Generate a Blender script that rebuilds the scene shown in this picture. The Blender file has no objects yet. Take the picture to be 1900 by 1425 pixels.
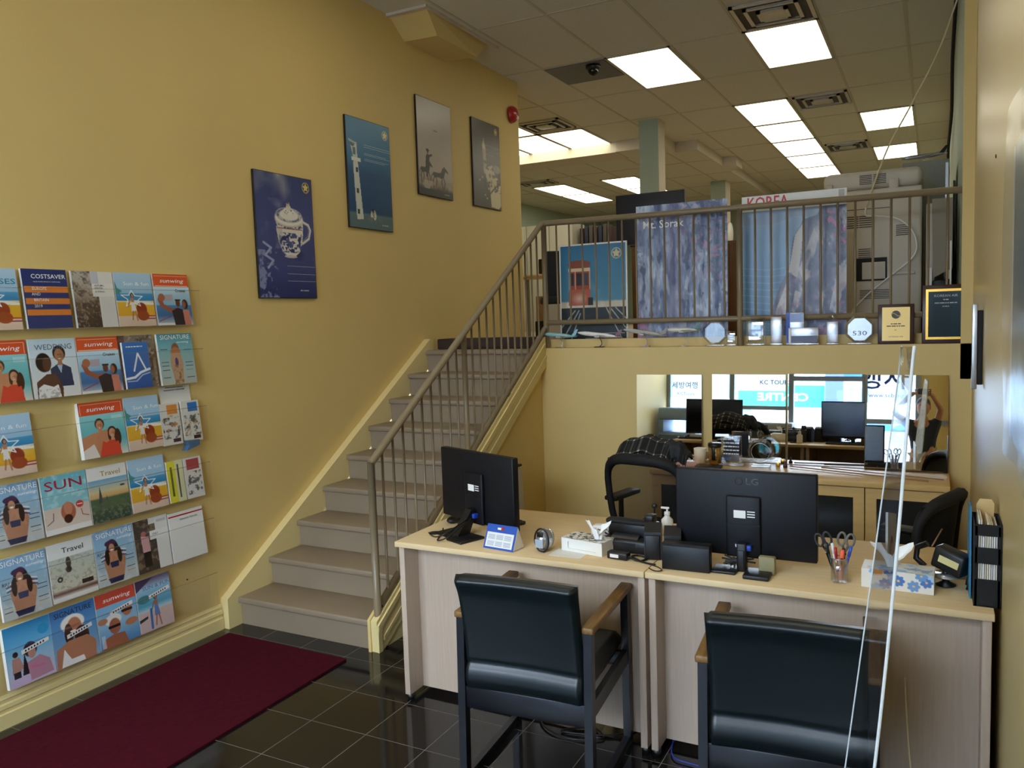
import bpy, bmesh, math, random
import numpy as np
from mathutils import Vector, Matrix
PI = math.pi
C = bpy.context.scene.collection
SC = bpy.context.scene
random.seed(7)

# ---------------------------------------------------------------- camera, world, lights, exposure
cam_d = bpy.data.cameras.new('camera'); cam = bpy.data.objects.new('camera', cam_d); C.objects.link(cam)
yaw, pit, rol, fpx = 0.4828, 0.0836, -0.0328, 1497.7
F = Vector((-math.sin(yaw)*math.cos(pit), math.cos(yaw)*math.cos(pit), -math.sin(pit)))
R0 = Vector((math.cos(yaw), math.sin(yaw), 0)); U0 = R0.cross(F)
R1 = R0*math.cos(rol)+U0*math.sin(rol); U1 = -R0*math.sin(rol)+U0*math.cos(rol)
mw = Matrix((( R1.x, U1.x, -F.x, 3.6792), (R1.y, U1.y, -F.y, -0.34), (R1.z, U1.z, -F.z, 1.7631), (0, 0, 0, 1)))
cam.matrix_world = mw
cam_d.sensor_width = 36; cam_d.lens = fpx*36/1900; cam_d.clip_start = 0.01; cam_d.clip_end = 200
SC.camera = cam
SC.cycles.transparent_max_bounces = 48; SC.cycles.max_bounces = 10; SC.cycles.diffuse_bounces = 6; SC.cycles.caustics_reflective = False; SC.cycles.caustics_refractive = False
SC.view_settings.view_transform = 'Standard'; SC.view_settings.look = 'None'
SC.view_settings.exposure = 0.86; SC.view_settings.gamma = 1
w = bpy.data.worlds.new('sky'); SC.world = w; w.use_nodes = True
bg = w.node_tree.nodes['Background']; bg.inputs[0].default_value = (.62, .78, 1, 1); bg.inputs[1].default_value = 7.0

def area(name, loc, rot, sx, sy, power, col):
    l = bpy.data.lights.new(name, 'AREA'); l.shape = 'RECTANGLE'; l.size = sx; l.size_y = sy; l.energy = power; l.color = col
    o = bpy.data.objects.new(name, l); C.objects.link(o); o.location = loc; o.rotation_euler = rot
    return o
# daylight falling in from above the street, outside the shop front
area('street_daylight', (1.9, -4.6, 4.3), (math.radians(62), 0, 0), 5.0, 2.6, 260, (.93, .96, 1.0))
PANEL = 2.5      # radiance of the ceiling light panels

# ---------------------------------------------------------------- materials
def lin(c):
    if isinstance(c, str): c = tuple(int(c[i:i+2], 16)/255 for i in (0, 2, 4))
    return tuple(x/12.92 if x <= .04045 else ((x+.055)/1.055)**2.4 for x in c)
_m = {}
def mat(name, col, rough=.5, metal=0, var=0, vs=8, bump=0, bs=60, coat=0, stretch=None, spec=.5):
    if name in _m: return _m[name]
    m = bpy.data.materials.new(name); m.use_nodes = True; nt = m.node_tree; b = nt.nodes['Principled BSDF']
    c = lin(col); b.inputs['Base Color'].default_value = (*c, 1); b.inputs['Roughness'].default_value = rough
    b.inputs['Metallic'].default_value = metal; b.inputs['Coat Weight'].default_value = coat; b.inputs['Specular IOR Level'].default_value = spec
    tc = nt.nodes.new('ShaderNodeTexCoord'); mp = nt.nodes.new('ShaderNodeMapping'); nt.links.new(tc.outputs['Object'], mp.inputs[0])
    if stretch: mp.inputs['Scale'].default_value = stretch
    if var:
        n = nt.nodes.new('ShaderNodeTexNoise'); n.inputs['Scale'].default_value = vs; n.inputs['Detail'].default_value = 5
        nt.links.new(mp.outputs[0], n.inputs['Vector'])
        r = nt.nodes.new('ShaderNodeValToRGB'); r.color_ramp.elements[0].position = .3; r.color_ramp.elements[1].position = .7
        r.color_ramp.elements[0].color = (*[x*(1-var) for x in c], 1); r.color_ramp.elements[1].color = (*[min(1, x*(1+var)) for x in c], 1)
        nt.links.new(n.outputs[0], r.inputs[0]); nt.links.new(r.outputs[0], b.inputs['Base Color'])
    if bump:
        n2 = nt.nodes.new('ShaderNodeTexNoise'); n2.inputs['Scale'].default_value = bs; nt.links.new(mp.outputs[0], n2.inputs['Vector'])
        bp = nt.nodes.new('ShaderNodeBump'); bp.inputs['Strength'].default_value = bump; bp.inputs['Distance'].default_value = .002
        nt.links.new(n2.outputs[0], bp.inputs['Height']); nt.links.new(bp.outputs[0], b.inputs['Normal'])
    _m[name] = m; return m
def glassy(name, col=(1, 1, 1), base=.06, edge=.5, rough=.03):
    if name in _m: return _m[name]
    m = bpy.data.materials.new(name); m.use_nodes = True; nt = m.node_tree; nt.nodes.clear()
    o = nt.nodes.new('ShaderNodeOutputMaterial'); mx = nt.nodes.new('ShaderNodeMixShader'); t = nt.nodes.new('ShaderNodeBsdfTransparent'); g = nt.nodes.new('ShaderNodeBsdfGlossy')
    t.inputs[0].default_value = (*col, 1); g.inputs['Roughness'].default_value = rough
    lw = nt.nodes.new('ShaderNodeLayerWeight'); lw.inputs[0].default_value = .35
    mr = nt.nodes.new('ShaderNodeMapRange'); mr.inputs[3].default_value = base; mr.inputs[4].default_value = edge
    nt.links.new(lw.outputs['Facing'], mr.inputs[0]); nt.links.new(mr.outputs[0], mx.inputs[0])
    nt.links.new(t.outputs[0], mx.inputs[1]); nt.links.new(g.outputs[0], mx.inputs[2]); nt.links.new(mx.outputs[0], o.inputs[0])
    _m[name] = m; return m
def emis(name, col, s):
    if name in _m: return _m[name]
    m = bpy.data.materials.new(name); m.use_nodes = True; nt = m.node_tree; nt.nodes.clear()
    o = nt.nodes.new('ShaderNodeOutputMaterial'); e = nt.nodes.new('ShaderNodeEmission'); e.inputs[0].default_value = (*lin(col), 1); e.inputs[1].default_value = s
    nt.links.new(e.outputs[0], o.inputs[0]); _m[name] = m; return m
def vcol(name, rough=.45):
    if name in _m: return _m[name]
    m = bpy.data.materials.new(name); m.use_nodes = True; nt = m.node_tree; b = nt.nodes['Principled BSDF']; b.inputs['Roughness'].default_value = rough
    a = nt.nodes.new('ShaderNodeAttribute'); a.attribute_name = 'Col'; nt.links.new(a.outputs['Color'], b.inputs['Base Color']); _m[name] = m; return m

YEL = mat('yellow_paint', 'dcc07c', .55, var=.03, vs=1.2, bump=.05, bs=150)
YELR = mat('yellow_satin_paint', 'd3bd82', .36, var=.03, vs=1.0, bump=.12, bs=14, stretch=(1, .15, .6))
TRIMY = mat('cream_trim_paint', 'e3cf92', .4)
TAUPE = mat('taupe_stair_paint', '8d7c66', .5, var=.06, vs=3, bump=.1, bs=40)
RAIL = mat('taupe_metal_paint', '837358', .35)
CEIL = mat('ceiling_board', 'd3cdba', .9, var=.03, vs=60, bump=.3, bs=200)
TBAR = mat('ceiling_bar', 'c0b7a0', .6)
SOFF = mat('plaster_white', 'cfc3b0', .8)
GREEN = mat('sage_paint', 'a3b09d', .7)
WHITE = mat('white_plastic', 'eceae4', .45)
PAPER = mat('paper', 'e6e4dc', .8)
BLACK = mat('black_plastic', '0e0e11', .42)
BLACKM = mat('black_matte', '0b0b0d', .75)
NAVYB = mat('monitor_shell', '090a10', .5, spec=.3)
SCREEN = mat('dark_screen', '0a0b0e', .12)
LEATH = mat('black_green_leather', '0c1619', .36, bump=.25, bs=35, var=.08, vs=6)
CHW = mat('dark_stained_frame', '0d0e15', .35)
OAK = mat('worn_oak', '7d5c2e', .45, var=.3, vs=9, stretch=(8, 1, 8))
MAPLE = mat('pale_maple_top', 'e2c799', .55, var=.05, vs=5, stretch=(1, 14, 14), spec=.3)
MAPLEV = mat('pale_maple_panel', 'bfa994', .45, var=.07, vs=6, stretch=(14, 14, .8))
CABW = mat('cabinet_maple', 'dcb673', .4, var=.06, vs=5, stretch=(1, 10, 10))
DGLASS = mat('smoked_glass', '2a2a28', .12)
BROWNW = mat('brown_wood', '7d5838', .5, var=.12, vs=6)
BEIGE = mat('machine_beige', 'c7bdac', .55)
BEIGED = mat('machine_slot', '4a4439', .7)
GREYM = mat('grey_metal', '8f918a', .5)
CHROME = mat('chrome', 'd6d6d6', .15, 1)
GOLD = mat('gold_metal', 'cfa24a', .25, 1)
SILVER = mat('silver_plastic', 'b9bcc0', .25, .7)
MAHOG = mat('dark_mahogany', '3a1a16', .3)
ACR = glassy('clear_acrylic', (.998, .999, .999), .012, .10)
ACRE = glassy('acrylic_edge', (.97, .98, .98), .18, .5, .25)
CRYS = glassy('crystal', (.93, .95, .97), .16, .75, .03)
PANE = glassy('window_glass', (.97, .99, 1), .03, .5, .01)
def translucent(name, col):
    m = bpy.data.materials.new(name); m.use_nodes = True; nt = m.node_tree; nt.nodes.clear(); o = nt.nodes.new('ShaderNodeOutputMaterial'); mx = nt.nodes.new('ShaderNodeMixShader')
    d = nt.nodes.new('ShaderNodeBsdfDiffuse'); t = nt.nodes.new('ShaderNodeBsdfTranslucent'); d.inputs[0].default_value = t.inputs[0].default_value = (*lin(col), 1); mx.inputs[0].default_value = .6
    nt.links.new(d.outputs[0], mx.inputs[1]); nt.links.new(t.outputs[0], mx.inputs[2]); nt.links.new(mx.outputs[0], o.inputs[0]); return m
FILM = translucent('window_film_white', 'e9eff5')
ALU = mat('aluminium_frame', '8b9296', .35, .6)
BLUE = mat('blue_plastic', '1f3fa8', .4)
RED = mat('red_plastic', 'b3151f', .25, coat=.5)
TISSUE = mat('tissue', 'f3f1ec', .9)
INK = mat('ink_black', '15151a', .6)
WINK = mat('ink_white', 'f6f6f2', .5)
ORNG = mat('orange_plastic', 'e2551c', .4)
SKIN = mat('skin', 'b5805f', .55)
CARP = mat('maroon_carpet', '47121e', 1.0, spec=.05, var=.12, vs=40, bump=.8, bs=400)
MIRROR = mat('mirror_silver', 'f4f6f6', .012, 1)

def tile_floor():
    m = bpy.data.materials.new('black_tile'); m.use_nodes = True; nt = m.node_tree; b = nt.nodes['Principled BSDF']
    tc = nt.nodes.new('ShaderNodeTexCoord'); mp = nt.nodes.new('ShaderNodeMapping'); nt.links.new(tc.outputs['Object'], mp.inputs[0])
    T = .3021
    mp.inputs['Location'].default_value = (-.3319/T, -2.8907/T, 0); mp.inputs['Scale'].default_value = (1/T, 1/T, 1)
    br = nt.nodes.new('ShaderNodeTexBrick'); br.offset = 0; br.squash = 1
    for k, v in (('Scale', 1), ('Brick Width', 1), ('Row Height', 1), ('Mortar Size', .0065), ('Mortar Smooth', .3), ('Bias', 0)): br.inputs[k].default_value = v
    br.inputs['Color1'].default_value = (.007, .007, .008, 1); br.inputs['Color2'].default_value = (.011, .010, .010, 1); br.inputs['Mortar'].default_value = (.16, .14, .12, 1)
    nt.links.new(mp.outputs[0], br.inputs['Vector']); nt.links.new(br.outputs['Color'], b.inputs['Base Color'])
    mr = nt.nodes.new('ShaderNodeMapRange'); mr.inputs[3].default_value = .09; mr.inputs[4].default_value = .6
    nt.links.new(br.outputs['Fac'], mr.inputs[0]); nt.links.new(mr.outputs[0], b.inputs['Roughness'])
    return m
TILE = tile_floor()

# ---------------------------------------------------------------- mesh helpers
class M:
    def __init__(s): s.v = []; s.f = []; s.m = []; s.sm = []
    def add(s, vs, fs, m=0, smooth=False, X=None):
        n = len(s.v)
        if X is not None: vs = [X @ Vector(v) for v in vs]
        s.v += [tuple(v) for v in vs]; s.f += [tuple(i+n for i in f) for f in fs]; s.m += [m]*len(fs); s.sm += [smooth]*len(fs); return s
    def box(s, x0, x1, y0, y1, z0, z1, m=0, X=None):
        return s.add([(x, y, z) for z in (z0, z1) for y in (y0, y1) for x in (x0, x1)], [(0, 2, 3, 1), (4, 5, 7, 6), (0, 1, 5, 4), (1, 3, 7, 5), (3, 2, 6, 7), (2, 0, 4, 6)], m, False, X)
    def rbox(s, x0, x1, y0, y1, z0, z1, r=.01, m=0, seg=2, X=None, smooth=True):
        bm = bmesh.new(); bmesh.ops.create_cube(bm, size=1)
        for v in bm.verts: v.co = Vector(((x0+x1)/2+v.co.x*(x1-x0), (y0+y1)/2+v.co.y*(y1-y0), (z0+z1)/2+v.co.z*(z1-z0)))
        bmesh.ops.bevel(bm, geom=list(bm.edges), offset=min(r, .49*min(x1-x0, y1-y0, z1-z0)), segments=seg, affect='EDGES', profile=.5)
        return s.frombm(bm, m, smooth, X)
    def frombm(s, bm, m=0, smooth=True, X=None):
        bm.verts.index_update(); s.add([v.co.copy() for v in bm.verts], [[v.index for v in f.verts] for f in bm.faces], m, smooth, X); bm.free(); return s
    def prism(s, pts, h0, h1, axis='z', m=0, X=None):   # polygon extruded along axis; pts are the other two coordinates in xyz order
        n = len(pts)
        def P(p, h): return {'z': (p[0], p[1], h), 'y': (p[0], h, p[1]), 'x': (h, p[0], p[1])}[axis]
        return s.add([P(p, h0) for p in pts]+[P(p, h1) for p in pts], [tuple(range(n))[::-1], tuple(range(n, 2*n))]+[(i, (i+1) % n, n+(i+1) % n, n+i) for i in range(n)], m, False, X)
    def tube(s, pts, r, m=0, n=8, caps=True, closed=False, X=None):
        pts = [Vector(p) for p in pts]; k = len(pts); rs = r if isinstance(r, (list, tuple)) else [r]*k
        vs = []; fs = []; up = None
        for i, p in enumerate(pts):
            a = pts[(i-1) % k] if (closed or i > 0) else p; b = pts[(i+1) % k] if (closed or i < k-1) else p
            t = (b-a).normalized()
            if up is None: up = Vector((0, 0, 1)) if abs(t.z) < .9 else Vector((1, 0, 0))
            sx = t.cross(up)
            if sx.length < 1e-4: up = Vector((0, 1, 0)); sx = t.cross(up)
            sx.normalize(); uy = sx.cross(t).normalized(); up = uy
            for j in range(n):
                a_ = 2*PI*j/n; vs.append(p+(sx*math.cos(a_)+uy*math.sin(a_))*rs[i])
        for i in range(k if closed else k-1):
            for j in range(n):
                q = (i+1) % k; fs.append((i*n+j, i*n+(j+1) % n, q*n+(j+1) % n, q*n+j))
        if caps and not closed: fs += [tuple(range(n)), tuple(range((k-1)*n, k*n))[::-1]]
        return s.add(vs, fs, m, True, X)
    def lathe(s, prof, m=0, n=20, X=None, smooth=True):    # prof (r,z)
        vs = []; fs = []; k = len(prof)
        for r, z in prof:
            for j in range(n): vs.append((r*math.cos(2*PI*j/n), r*math.sin(2*PI*j/n), z))
        for i in range(k-1):
            for j in range(n): fs.append((i*n+j, i*n+(j+1) % n, (i+1)*n+(j+1) % n, (i+1)*n+j))
        if prof[0][0] > 1e-5: fs.append(tuple(range(n))[::-1])
        if prof[-1][0] > 1e-5: fs.append(tuple(range((k-1)*n, k*n)))
        return s.add(vs, fs, m, smooth, X)
    def ball(s, c, rx, ry, rz, m=0, n=14, k=9, X=None):
        prof = [(max(1e-6, math.sin(PI*i/k)), -math.cos(PI*i/k)) for i in range(k+1)]
        Y = Matrix.Translation(c) @ Matrix.Diagonal((rx, ry, rz, 1))
        if X is not None: Y = X @ Y
        return s.lathe(prof, m, n, Y)
    def grid(s, fn, nu, nv, m=0, smooth=True, X=None):
        return s.add([fn(i/nu, j/nv) for j in range(nv+1) for i in range(nu+1)], [(j*(nu+1)+i, j*(nu+1)+i+1, (j+1)*(nu+1)+i+1, (j+1)*(nu+1)+i) for j in range(nv) for i in range(nu)], m, smooth, X)
def Rz(a): return Matrix.Rotation(a, 4, 'Z')
def Rx(a): return Matrix.Rotation(a, 4, 'X')
def Ry(a): return Matrix.Rotation(a, 4, 'Y')
def Tr(x, y, z): return Matrix.Translation((x, y, z))

def tag(o, label=None, cat=None, group=None, kind=None):
    for k, v in (('label', label), ('category', cat), ('group', group), ('kind', kind)):
        if v: o[k] = v
    return o
def mkmesh(name, b, mats):
    me = bpy.data.meshes.new(name); me.from_pydata(b.v, [], b.f)
    for x in (mats if isinstance(mats, (list, tuple)) else [mats]): me.materials.append(x)
    me.polygons.foreach_set('material_index', b.m); me.polygons.foreach_set('use_smooth', b.sm); me.update(); return me
def O(name, b, mats, parent=None, label=None, world=True, loc=None):
    """mesh part; with world=True the builder's coordinates are world ones and are brought into the parent's frame"""
    if parent is not None and world:
        inv = parent_mx(parent).inverted(); b.v = [tuple(inv @ Vector(v)) for v in b.v]
    me = b if isinstance(b, bpy.types.Mesh) else mkmesh(name, b, mats)
    o = bpy.data.objects.new(name, me); C.objects.link(o)
    if parent is not None: o.parent = parent
    if loc: o.location = loc
    if label: o['label'] = label
    if not isinstance(b, bpy.types.Mesh) and any(b.sm) and not all(b.sm): pass
    return o
def parent_mx(p):
    mx = Matrix.LocRotScale(p.location, p.rotation_euler, p.scale)
    return parent_mx(p.parent) @ mx if p.parent else mx
def L(name, b, mats, parent, label=None): return O(name, b, mats, parent, label, world=False)
def thing(name, label, cat, loc=(0, 0, 0), rot=(0, 0, 0), group=None):
    o = bpy.data.objects.new(name, None); C.objects.link(o); o.empty_display_size = .05
    o.location = loc; o.rotation_euler = rot if isinstance(rot, (tuple, list)) else (0, 0, rot)
    return tag(o, label, cat, group)
def struct(name, b, mats): o = O(name, b, mats); o['kind'] = 'structure'; return o
def solo(name, b, mats, label, cat, group=None):      # one-mesh thing; origin at the middle of its base
    xs, ys, zs = zip(*b.v); c = ((min(xs)+max(xs))/2, (min(ys)+max(ys))/2, min(zs))
    b.v = [(v[0]-c[0], v[1]-c[1], v[2]-c[2]) for v in b.v]
    o = O(name, b, mats, loc=c); return tag(o, label, cat, group)
def dup(root, loc, rot=None, label=None, group=None):
    r = root.copy(); C.objects.link(r); r.location = loc
    if rot is not None: r.rotation_euler = rot if isinstance(rot, (tuple, list)) else (0, 0, rot)
    if label: r['label'] = label
    if group: r['group'] = group
    for ch in list(root.children):
        c = ch.copy(); C.objects.link(c); c.parent = r
        for g in list(ch.children):
            d = g.copy(); C.objects.link(d); d.parent = c
    return r

_tc = {}
def text_geo(s, size, bold=0, shear=0, space=1):
    key = (s, bold, shear, space)
    if key not in _tc:
        cu = bpy.data.curves.new('t', 'FONT'); cu.body = s; cu.size = 1; cu.align_x = 'CENTER'; cu.align_y = 'CENTER'; cu.offset = bold; cu.shear = shear; cu.space_character = space
        cu.resolution_u = 2
        o = bpy.data.objects.new('t', cu); C.objects.link(o); bpy.context.view_layer.update()
        dg = bpy.context.evaluated_depsgraph_get(); me = bpy.data.meshes.new_from_object(o.evaluated_get(dg))
        _tc[key] = ([v.co.copy() for v in me.vertices], [tuple(p.vertices) for p in me.polygons])
        bpy.data.meshes.remove(me); bpy.data.objects.remove(o)
    v, f = _tc[key]; return [(p.x*size, p.y*size) for p in v], f
def text(b, s, size, cx, cz, y=-.0008, m=0, bold=0, shear=0, space=1, width=None, rot=0, X=None):
    """lettering in the local XZ plane facing -Y; width rescales to that width"""
    v, f = text_geo(s, size, bold, shear, space)
    if not v: return b
    if width:
        w_ = max(p[0] for p in v)-min(p[0] for p in v); k = width/w_; v = [(p[0]*k, p[1]) for p in v]
    ca, sa = math.cos(rot), math.sin(rot)
    return b.add([(cx+p[0]*ca-p[1]*sa, y, cz+p[0]*sa+p[1]*ca) for p in v], f, m, False, X)

def dashes(b, x0, x1, z, h=.004, y=-.0012, seed=1, m=0):
    """a line of print too small to read: word-like strokes"""
    r = random.Random(seed); x = x0
    while x < x1-h:
        w_ = min(x1-x, h*(1.2+3*r.random())); b.add([(x, y, z), (x+w_, y, z), (x+w_, y, z+h), (x, y, z+h)], [(0, 1, 2, 3)], m); x += w_+h*.6
    return b

# ---------------------------------------------------------------- printed pictures: a raster painted onto a fine mesh
class Cv:
    def __init__(s, w, h, c='ffffff'):
        s.w, s.h = w, h; s.a = np.zeros((h, w, 3)); s.a[:] = s.rgb(c)
        s.X, s.Y = np.meshgrid((np.arange(w)+.5)/w, (np.arange(h)+.5)/h); s.asp = w/h
    def rgb(s, c): return np.array([int(c[i:i+2], 16)/255 for i in (0, 2, 4)]) if isinstance(c, str) else np.array(c)
    def put(s, k, c):
        k = np.clip(k, 0, 1)[..., None]; s.a = s.a*(1-k)+s.rgb(c)*k; return s
    def grad(s, stops):
        ys = [p for p, _ in stops]; cs = np.array([s.rgb(c) for _, c in stops])
        for i in range(3): s.a[..., i] = np.interp(s.Y, ys, cs[:, i])
        return s
    def rect(s, x0, y0, x1, y1, c, al=1): return s.put(((s.X >= x0) & (s.X < x1) & (s.Y >= y0) & (s.Y < y1))*al, c)
    def ell(s, cx, cy, rx, ry, c, rot=0, al=1, soft=.12):
        dx, dy = (s.X-cx)*s.asp, s.Y-cy; ca, sa = math.cos(rot), math.sin(rot); u, v = dx*ca+dy*sa, -dx*sa+dy*ca
        return s.put((1-np.sqrt((u/(rx*s.asp))**2+(v/ry)**2))/soft*al, c)
    def poly(s, pts, c, al=1):
        ins = np.zeros((s.h, s.w), bool); n = len(pts)
        for i in range(n):
            x1, y1 = pts[i]; x2, y2 = pts[(i+1) % n]
            if y1 == y2: continue
            cond = ((y1 > s.Y) != (y2 > s.Y)) & (s.X < (x2-x1)*(s.Y-y1)/(y2-y1)+x1); ins ^= cond
        return s.put(ins*al, c)
    def line(s, pts, wd, c, al=1):
        for (x1, y1), (x2, y2) in zip(pts[:-1], pts[1:]):
            ax, ay, bx, by = x1*s.asp, y1, x2*s.asp, y2; px, py = s.X*s.asp, s.Y
            t = np.clip(((px-ax)*(bx-ax)+(py-ay)*(by-ay))/max(1e-9, (bx-ax)**2+(by-ay)**2), 0, 1)
            d = np.hypot(px-ax-t*(bx-ax), py-ay-t*(by-ay)); s.put((wd*.5-d)*s.h+.5 if al == 1 else np.clip((wd*.5-d)*s.h+.5, 0, 1)*al, c)
        return s
    def noise(s, seed, sc, oct=3, sx=1, sy=1):
        r = np.random.RandomState(seed); out = np.zeros((s.h, s.w)); amp = 1; tot = 0
        for o in range(oct):
            gx, gy = max(2, int(sc*sx*s.asp*2**o)), max(2, int(sc*sy*2**o)); g = r.rand(gy+1, gx+1)
            x = s.X*gx; y = s.Y*gy; i = np.minimum(x.astype(int), gx-1); j = np.minimum(y.astype(int), gy-1); fx = x-i; fy = y-j
            out += amp*((g[j, i]*(1-fx)+g[j, i+1]*fx)*(1-fy)+(g[j+1, i]*(1-fx)+g[j+1, i+1]*fx)*fy); tot += amp; amp *= .6
        return out/tot
    def splat(s, seed, sc, thr, c, mask=None, k=12, oct=3, al=1, sx=1, sy=1):
        n = s.noise(seed, sc, oct, sx, sy); z = np.clip((n-thr)*k, 0, 1)*al
        if mask is not None: z = z*mask
        return s.put(z, c)
    def mask(s, x0, y0, x1, y1): return ((s.X >= x0) & (s.X < x1) & (s.Y >= y0) & (s.Y < y1))*1.
_pm = {}
def pic_mesh(key, cv, W, H, y=0, bend=None):
    if key in _pm: return _pm[key]
    w_, h_ = cv.w, cv.h; xs = np.linspace(0, W, w_); zs = np.linspace(H, 0, h_); XX, ZZ = np.meshgrid(xs, zs)
    YY = np.full_like(XX, y)
    if bend is not None: YY = y+bend(XX/W, ZZ/H)
    me = bpy.data.meshes.new(key); n = w_*h_; co = np.stack([XX, YY, ZZ], -1).reshape(-1, 3)
    I = np.arange(n).reshape(h_, w_); q = np.stack([I[:-1, :-1], I[1:, :-1], I[1:, 1:], I[:-1, 1:]], -1).reshape(-1, 4)
    me.from_pydata(co.tolist(), [], q.tolist())
    a = np.clip(cv.a, 0, 1).reshape(-1, 3); a = np.where(a <= .04045, a/12.92, ((a+.055)/1.055)**2.4)
    at = me.color_attributes.new('Col', 'FLOAT_COLOR', 'POINT'); at.data.foreach_set('color', np.concatenate([a, np.ones((n, 1))], 1).ravel())
    me.materials.append(vcol('printed_gloss', .28)); me.update(); _pm[key] = me; return me
# ================================================================ THE SETTING
H = 4.0627; ZU = 1.513; WR = 3.884; YF = -1.6
struct('floor', M().box(-.1, 4.0, YF-.1, 5.25, -.12, 0), TILE)
b = M(); b.box(-6, -.0, 7.0, 18, 1.36, ZU); b.box(0, 1.03, 5.12, 18, 1.36, ZU); b.box(1.03, 3.9, 5.31, 18, 1.36, ZU)
struct('floor_upper', b, mat('bounce_carpet', 'a3937c', .9, var=.15, vs=30))  # unseen floor coloured pale so it bounces light up to the ceiling
struct('wall_left', M().box(-.14, 0, YF, 7.0, 0, H), YEL)
struct('wall_right', M().box(WR, 4.05, YF, 5.2, 0, H), YELR)
struct('wall_right_upper', M().box(3.825, 4.05, 5.27, 18, 1.3, H), GREEN)
struct('trim_1', M().box(3.822, 4.05, 5.2, 5.27, 1.3, H), YEL)
struct('wall_back', M().box(1.03, 3.9, 5.2, 5.31, 0, ZU), YEL)
struct('trim_2', M().box(1.03, 3.82, 5.31, 5.35, ZU-.1, ZU+.062), YEL)
struct('wall_back_upper', M().box(-6, 4.05, 18, 18.2, 1.3, H), GREEN)
struct('wall_left_upper', M().box(-3.5, -3.4, 7.0, 18, 1.3, H), GREEN)
struct('wall_side_upper', M().box(-3.4, -.14, 6.88, 7.0, 1.3, H), YEL)
SL = .6435      # stair slope
struct('wall_stair', M().prism([(2.99, 0), (5.2, 0), (5.2, 1.60), (5.17, 1.59), (2.99, .176)], 1.0162, 1.0338, 'x'), YEL)
struct('ceiling', M().box(-3.5, 4.05, YF-.1, 18.2, H, H+.12), CEIL)
struct('ceiling_soffit', M().prism([(-3.4, 10.2), (.507, 10.2), (.507, 10.74), (.80, 10.76), (.81, 12.25), (.997, 12.29), (1.0, 12.7), (.81, 12.72), (.81, 18), (-3.4, 18)], 3.93, H, 'z'), CEIL)
b = M(); b.box(-3.4, -.15, 10.197, 10.72, 3.922, 3.931); b.box(-.14, .515, 10.185, 10.2, 3.925, H)
b.box(.507, .517, 10.2, 10.73, 3.925, H); b.box(.517, .81, 10.728, 10.74, 3.925, H); b.box(.81, .82, 10.74, 12.24, 3.925, H); b.box(.82, 1.0, 12.24, 12.26, 3.925, H); b.box(1.0, 1.012, 12.26, 12.7, 3.925, H); b.box(.81, .822, 12.72, 17.9, 3.925, H)
struct('trim_3', b, SOFF)
GX, GY, CU, CV = 1.0138, 5.5027, .6098, 1.2184
b = M()
for k in range(-7, 5): b.box(GX+k*CU-.012, GX+k*CU+.012, YF, 10.19 if GX+k*CU < .5 else 18, H-.004, H+.001)
for l in range(-6, 11): b.box(-3 if l < 4 else (.6 if l < 4 else .83), 3.88 if l < 0 else 3.82, GY+l*CV-.012, GY+l*CV+.012, H-.0045, H+.001)
for k in range(-6, 0): b.box(GX+k*CU-.012, GX+k*CU+.012, 10.73, 18, 3.926, 3.931)
for l in range(5, 11): b.box(-3, .8, GY+l*CV-.012, GY+l*CV+.012, 3.9255, 3.931)
struct('trim_4', b, TBAR)
# two sage columns
for x0, x1, y0, y1 in ((.498, .736, 9.24, 9.50), (.30, .545, 13.6, 13.95)):
    b = M().box(x0, x1, y0, y1, ZU, H if y0 < 10 else 3.93, 0); b.box(x1, x1+.004, y0, y1, ZU, H if y0 < 10 else 3.93, 1)
    struct('wall_column', b, [GREEN, SOFF])
# boxed duct corner high on the left wall
b = M(); b.add([(0, 4.87, H), (.335, 4.87, H), (.29, 5.083, 3.92), (0, 5.06, 3.92), (0, 5.93, H), (.30, 5.85, H), (.288, 5.69, 3.92), (0, 5.66, 3.92)], [(0, 1, 2, 3), (1, 5, 6, 2), (3, 2, 6, 7), (4, 7, 6, 5), (0, 3, 7, 4), (0, 4, 5, 1)])
solo('boxed_duct', b, YEL, 'yellow painted boxed duct where the left wall meets the ceiling', 'duct cover')
struct('trim_5', M().box(.0, .36, 4.83, 4.868, H-.02, H).box(.338, .36, 4.868, 5.95, H-.02, H), SOFF)

# baseboards: stepped profile
def base_prof(t): return [(0, 0), (.022*t, 0), (.022*t, .066), (.014*t, .070), (.014*t, .082), (.019*t, .090), (.017*t, .106), (.009*t, .112), (.009*t, .124), (.012*t, .130), (.004*t, .146), (0, .146)]
b = M(); pr = base_prof(1); b.prism(pr, YF, 2.92, 'y'); struct('baseboard_left', b, TRIMY)
b = M(); b.prism([(1.036+x*1.2, z) for x, z in base_prof(1)], 3.1, 5.2, 'y'); struct('baseboard_stair', b, TRIMY)
b = M(); b.prism([(5.2-x, z) for x, z in base_prof(1)], 1.06, WR, 'x'); struct('baseboard_back', b, TRIMY)

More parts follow.
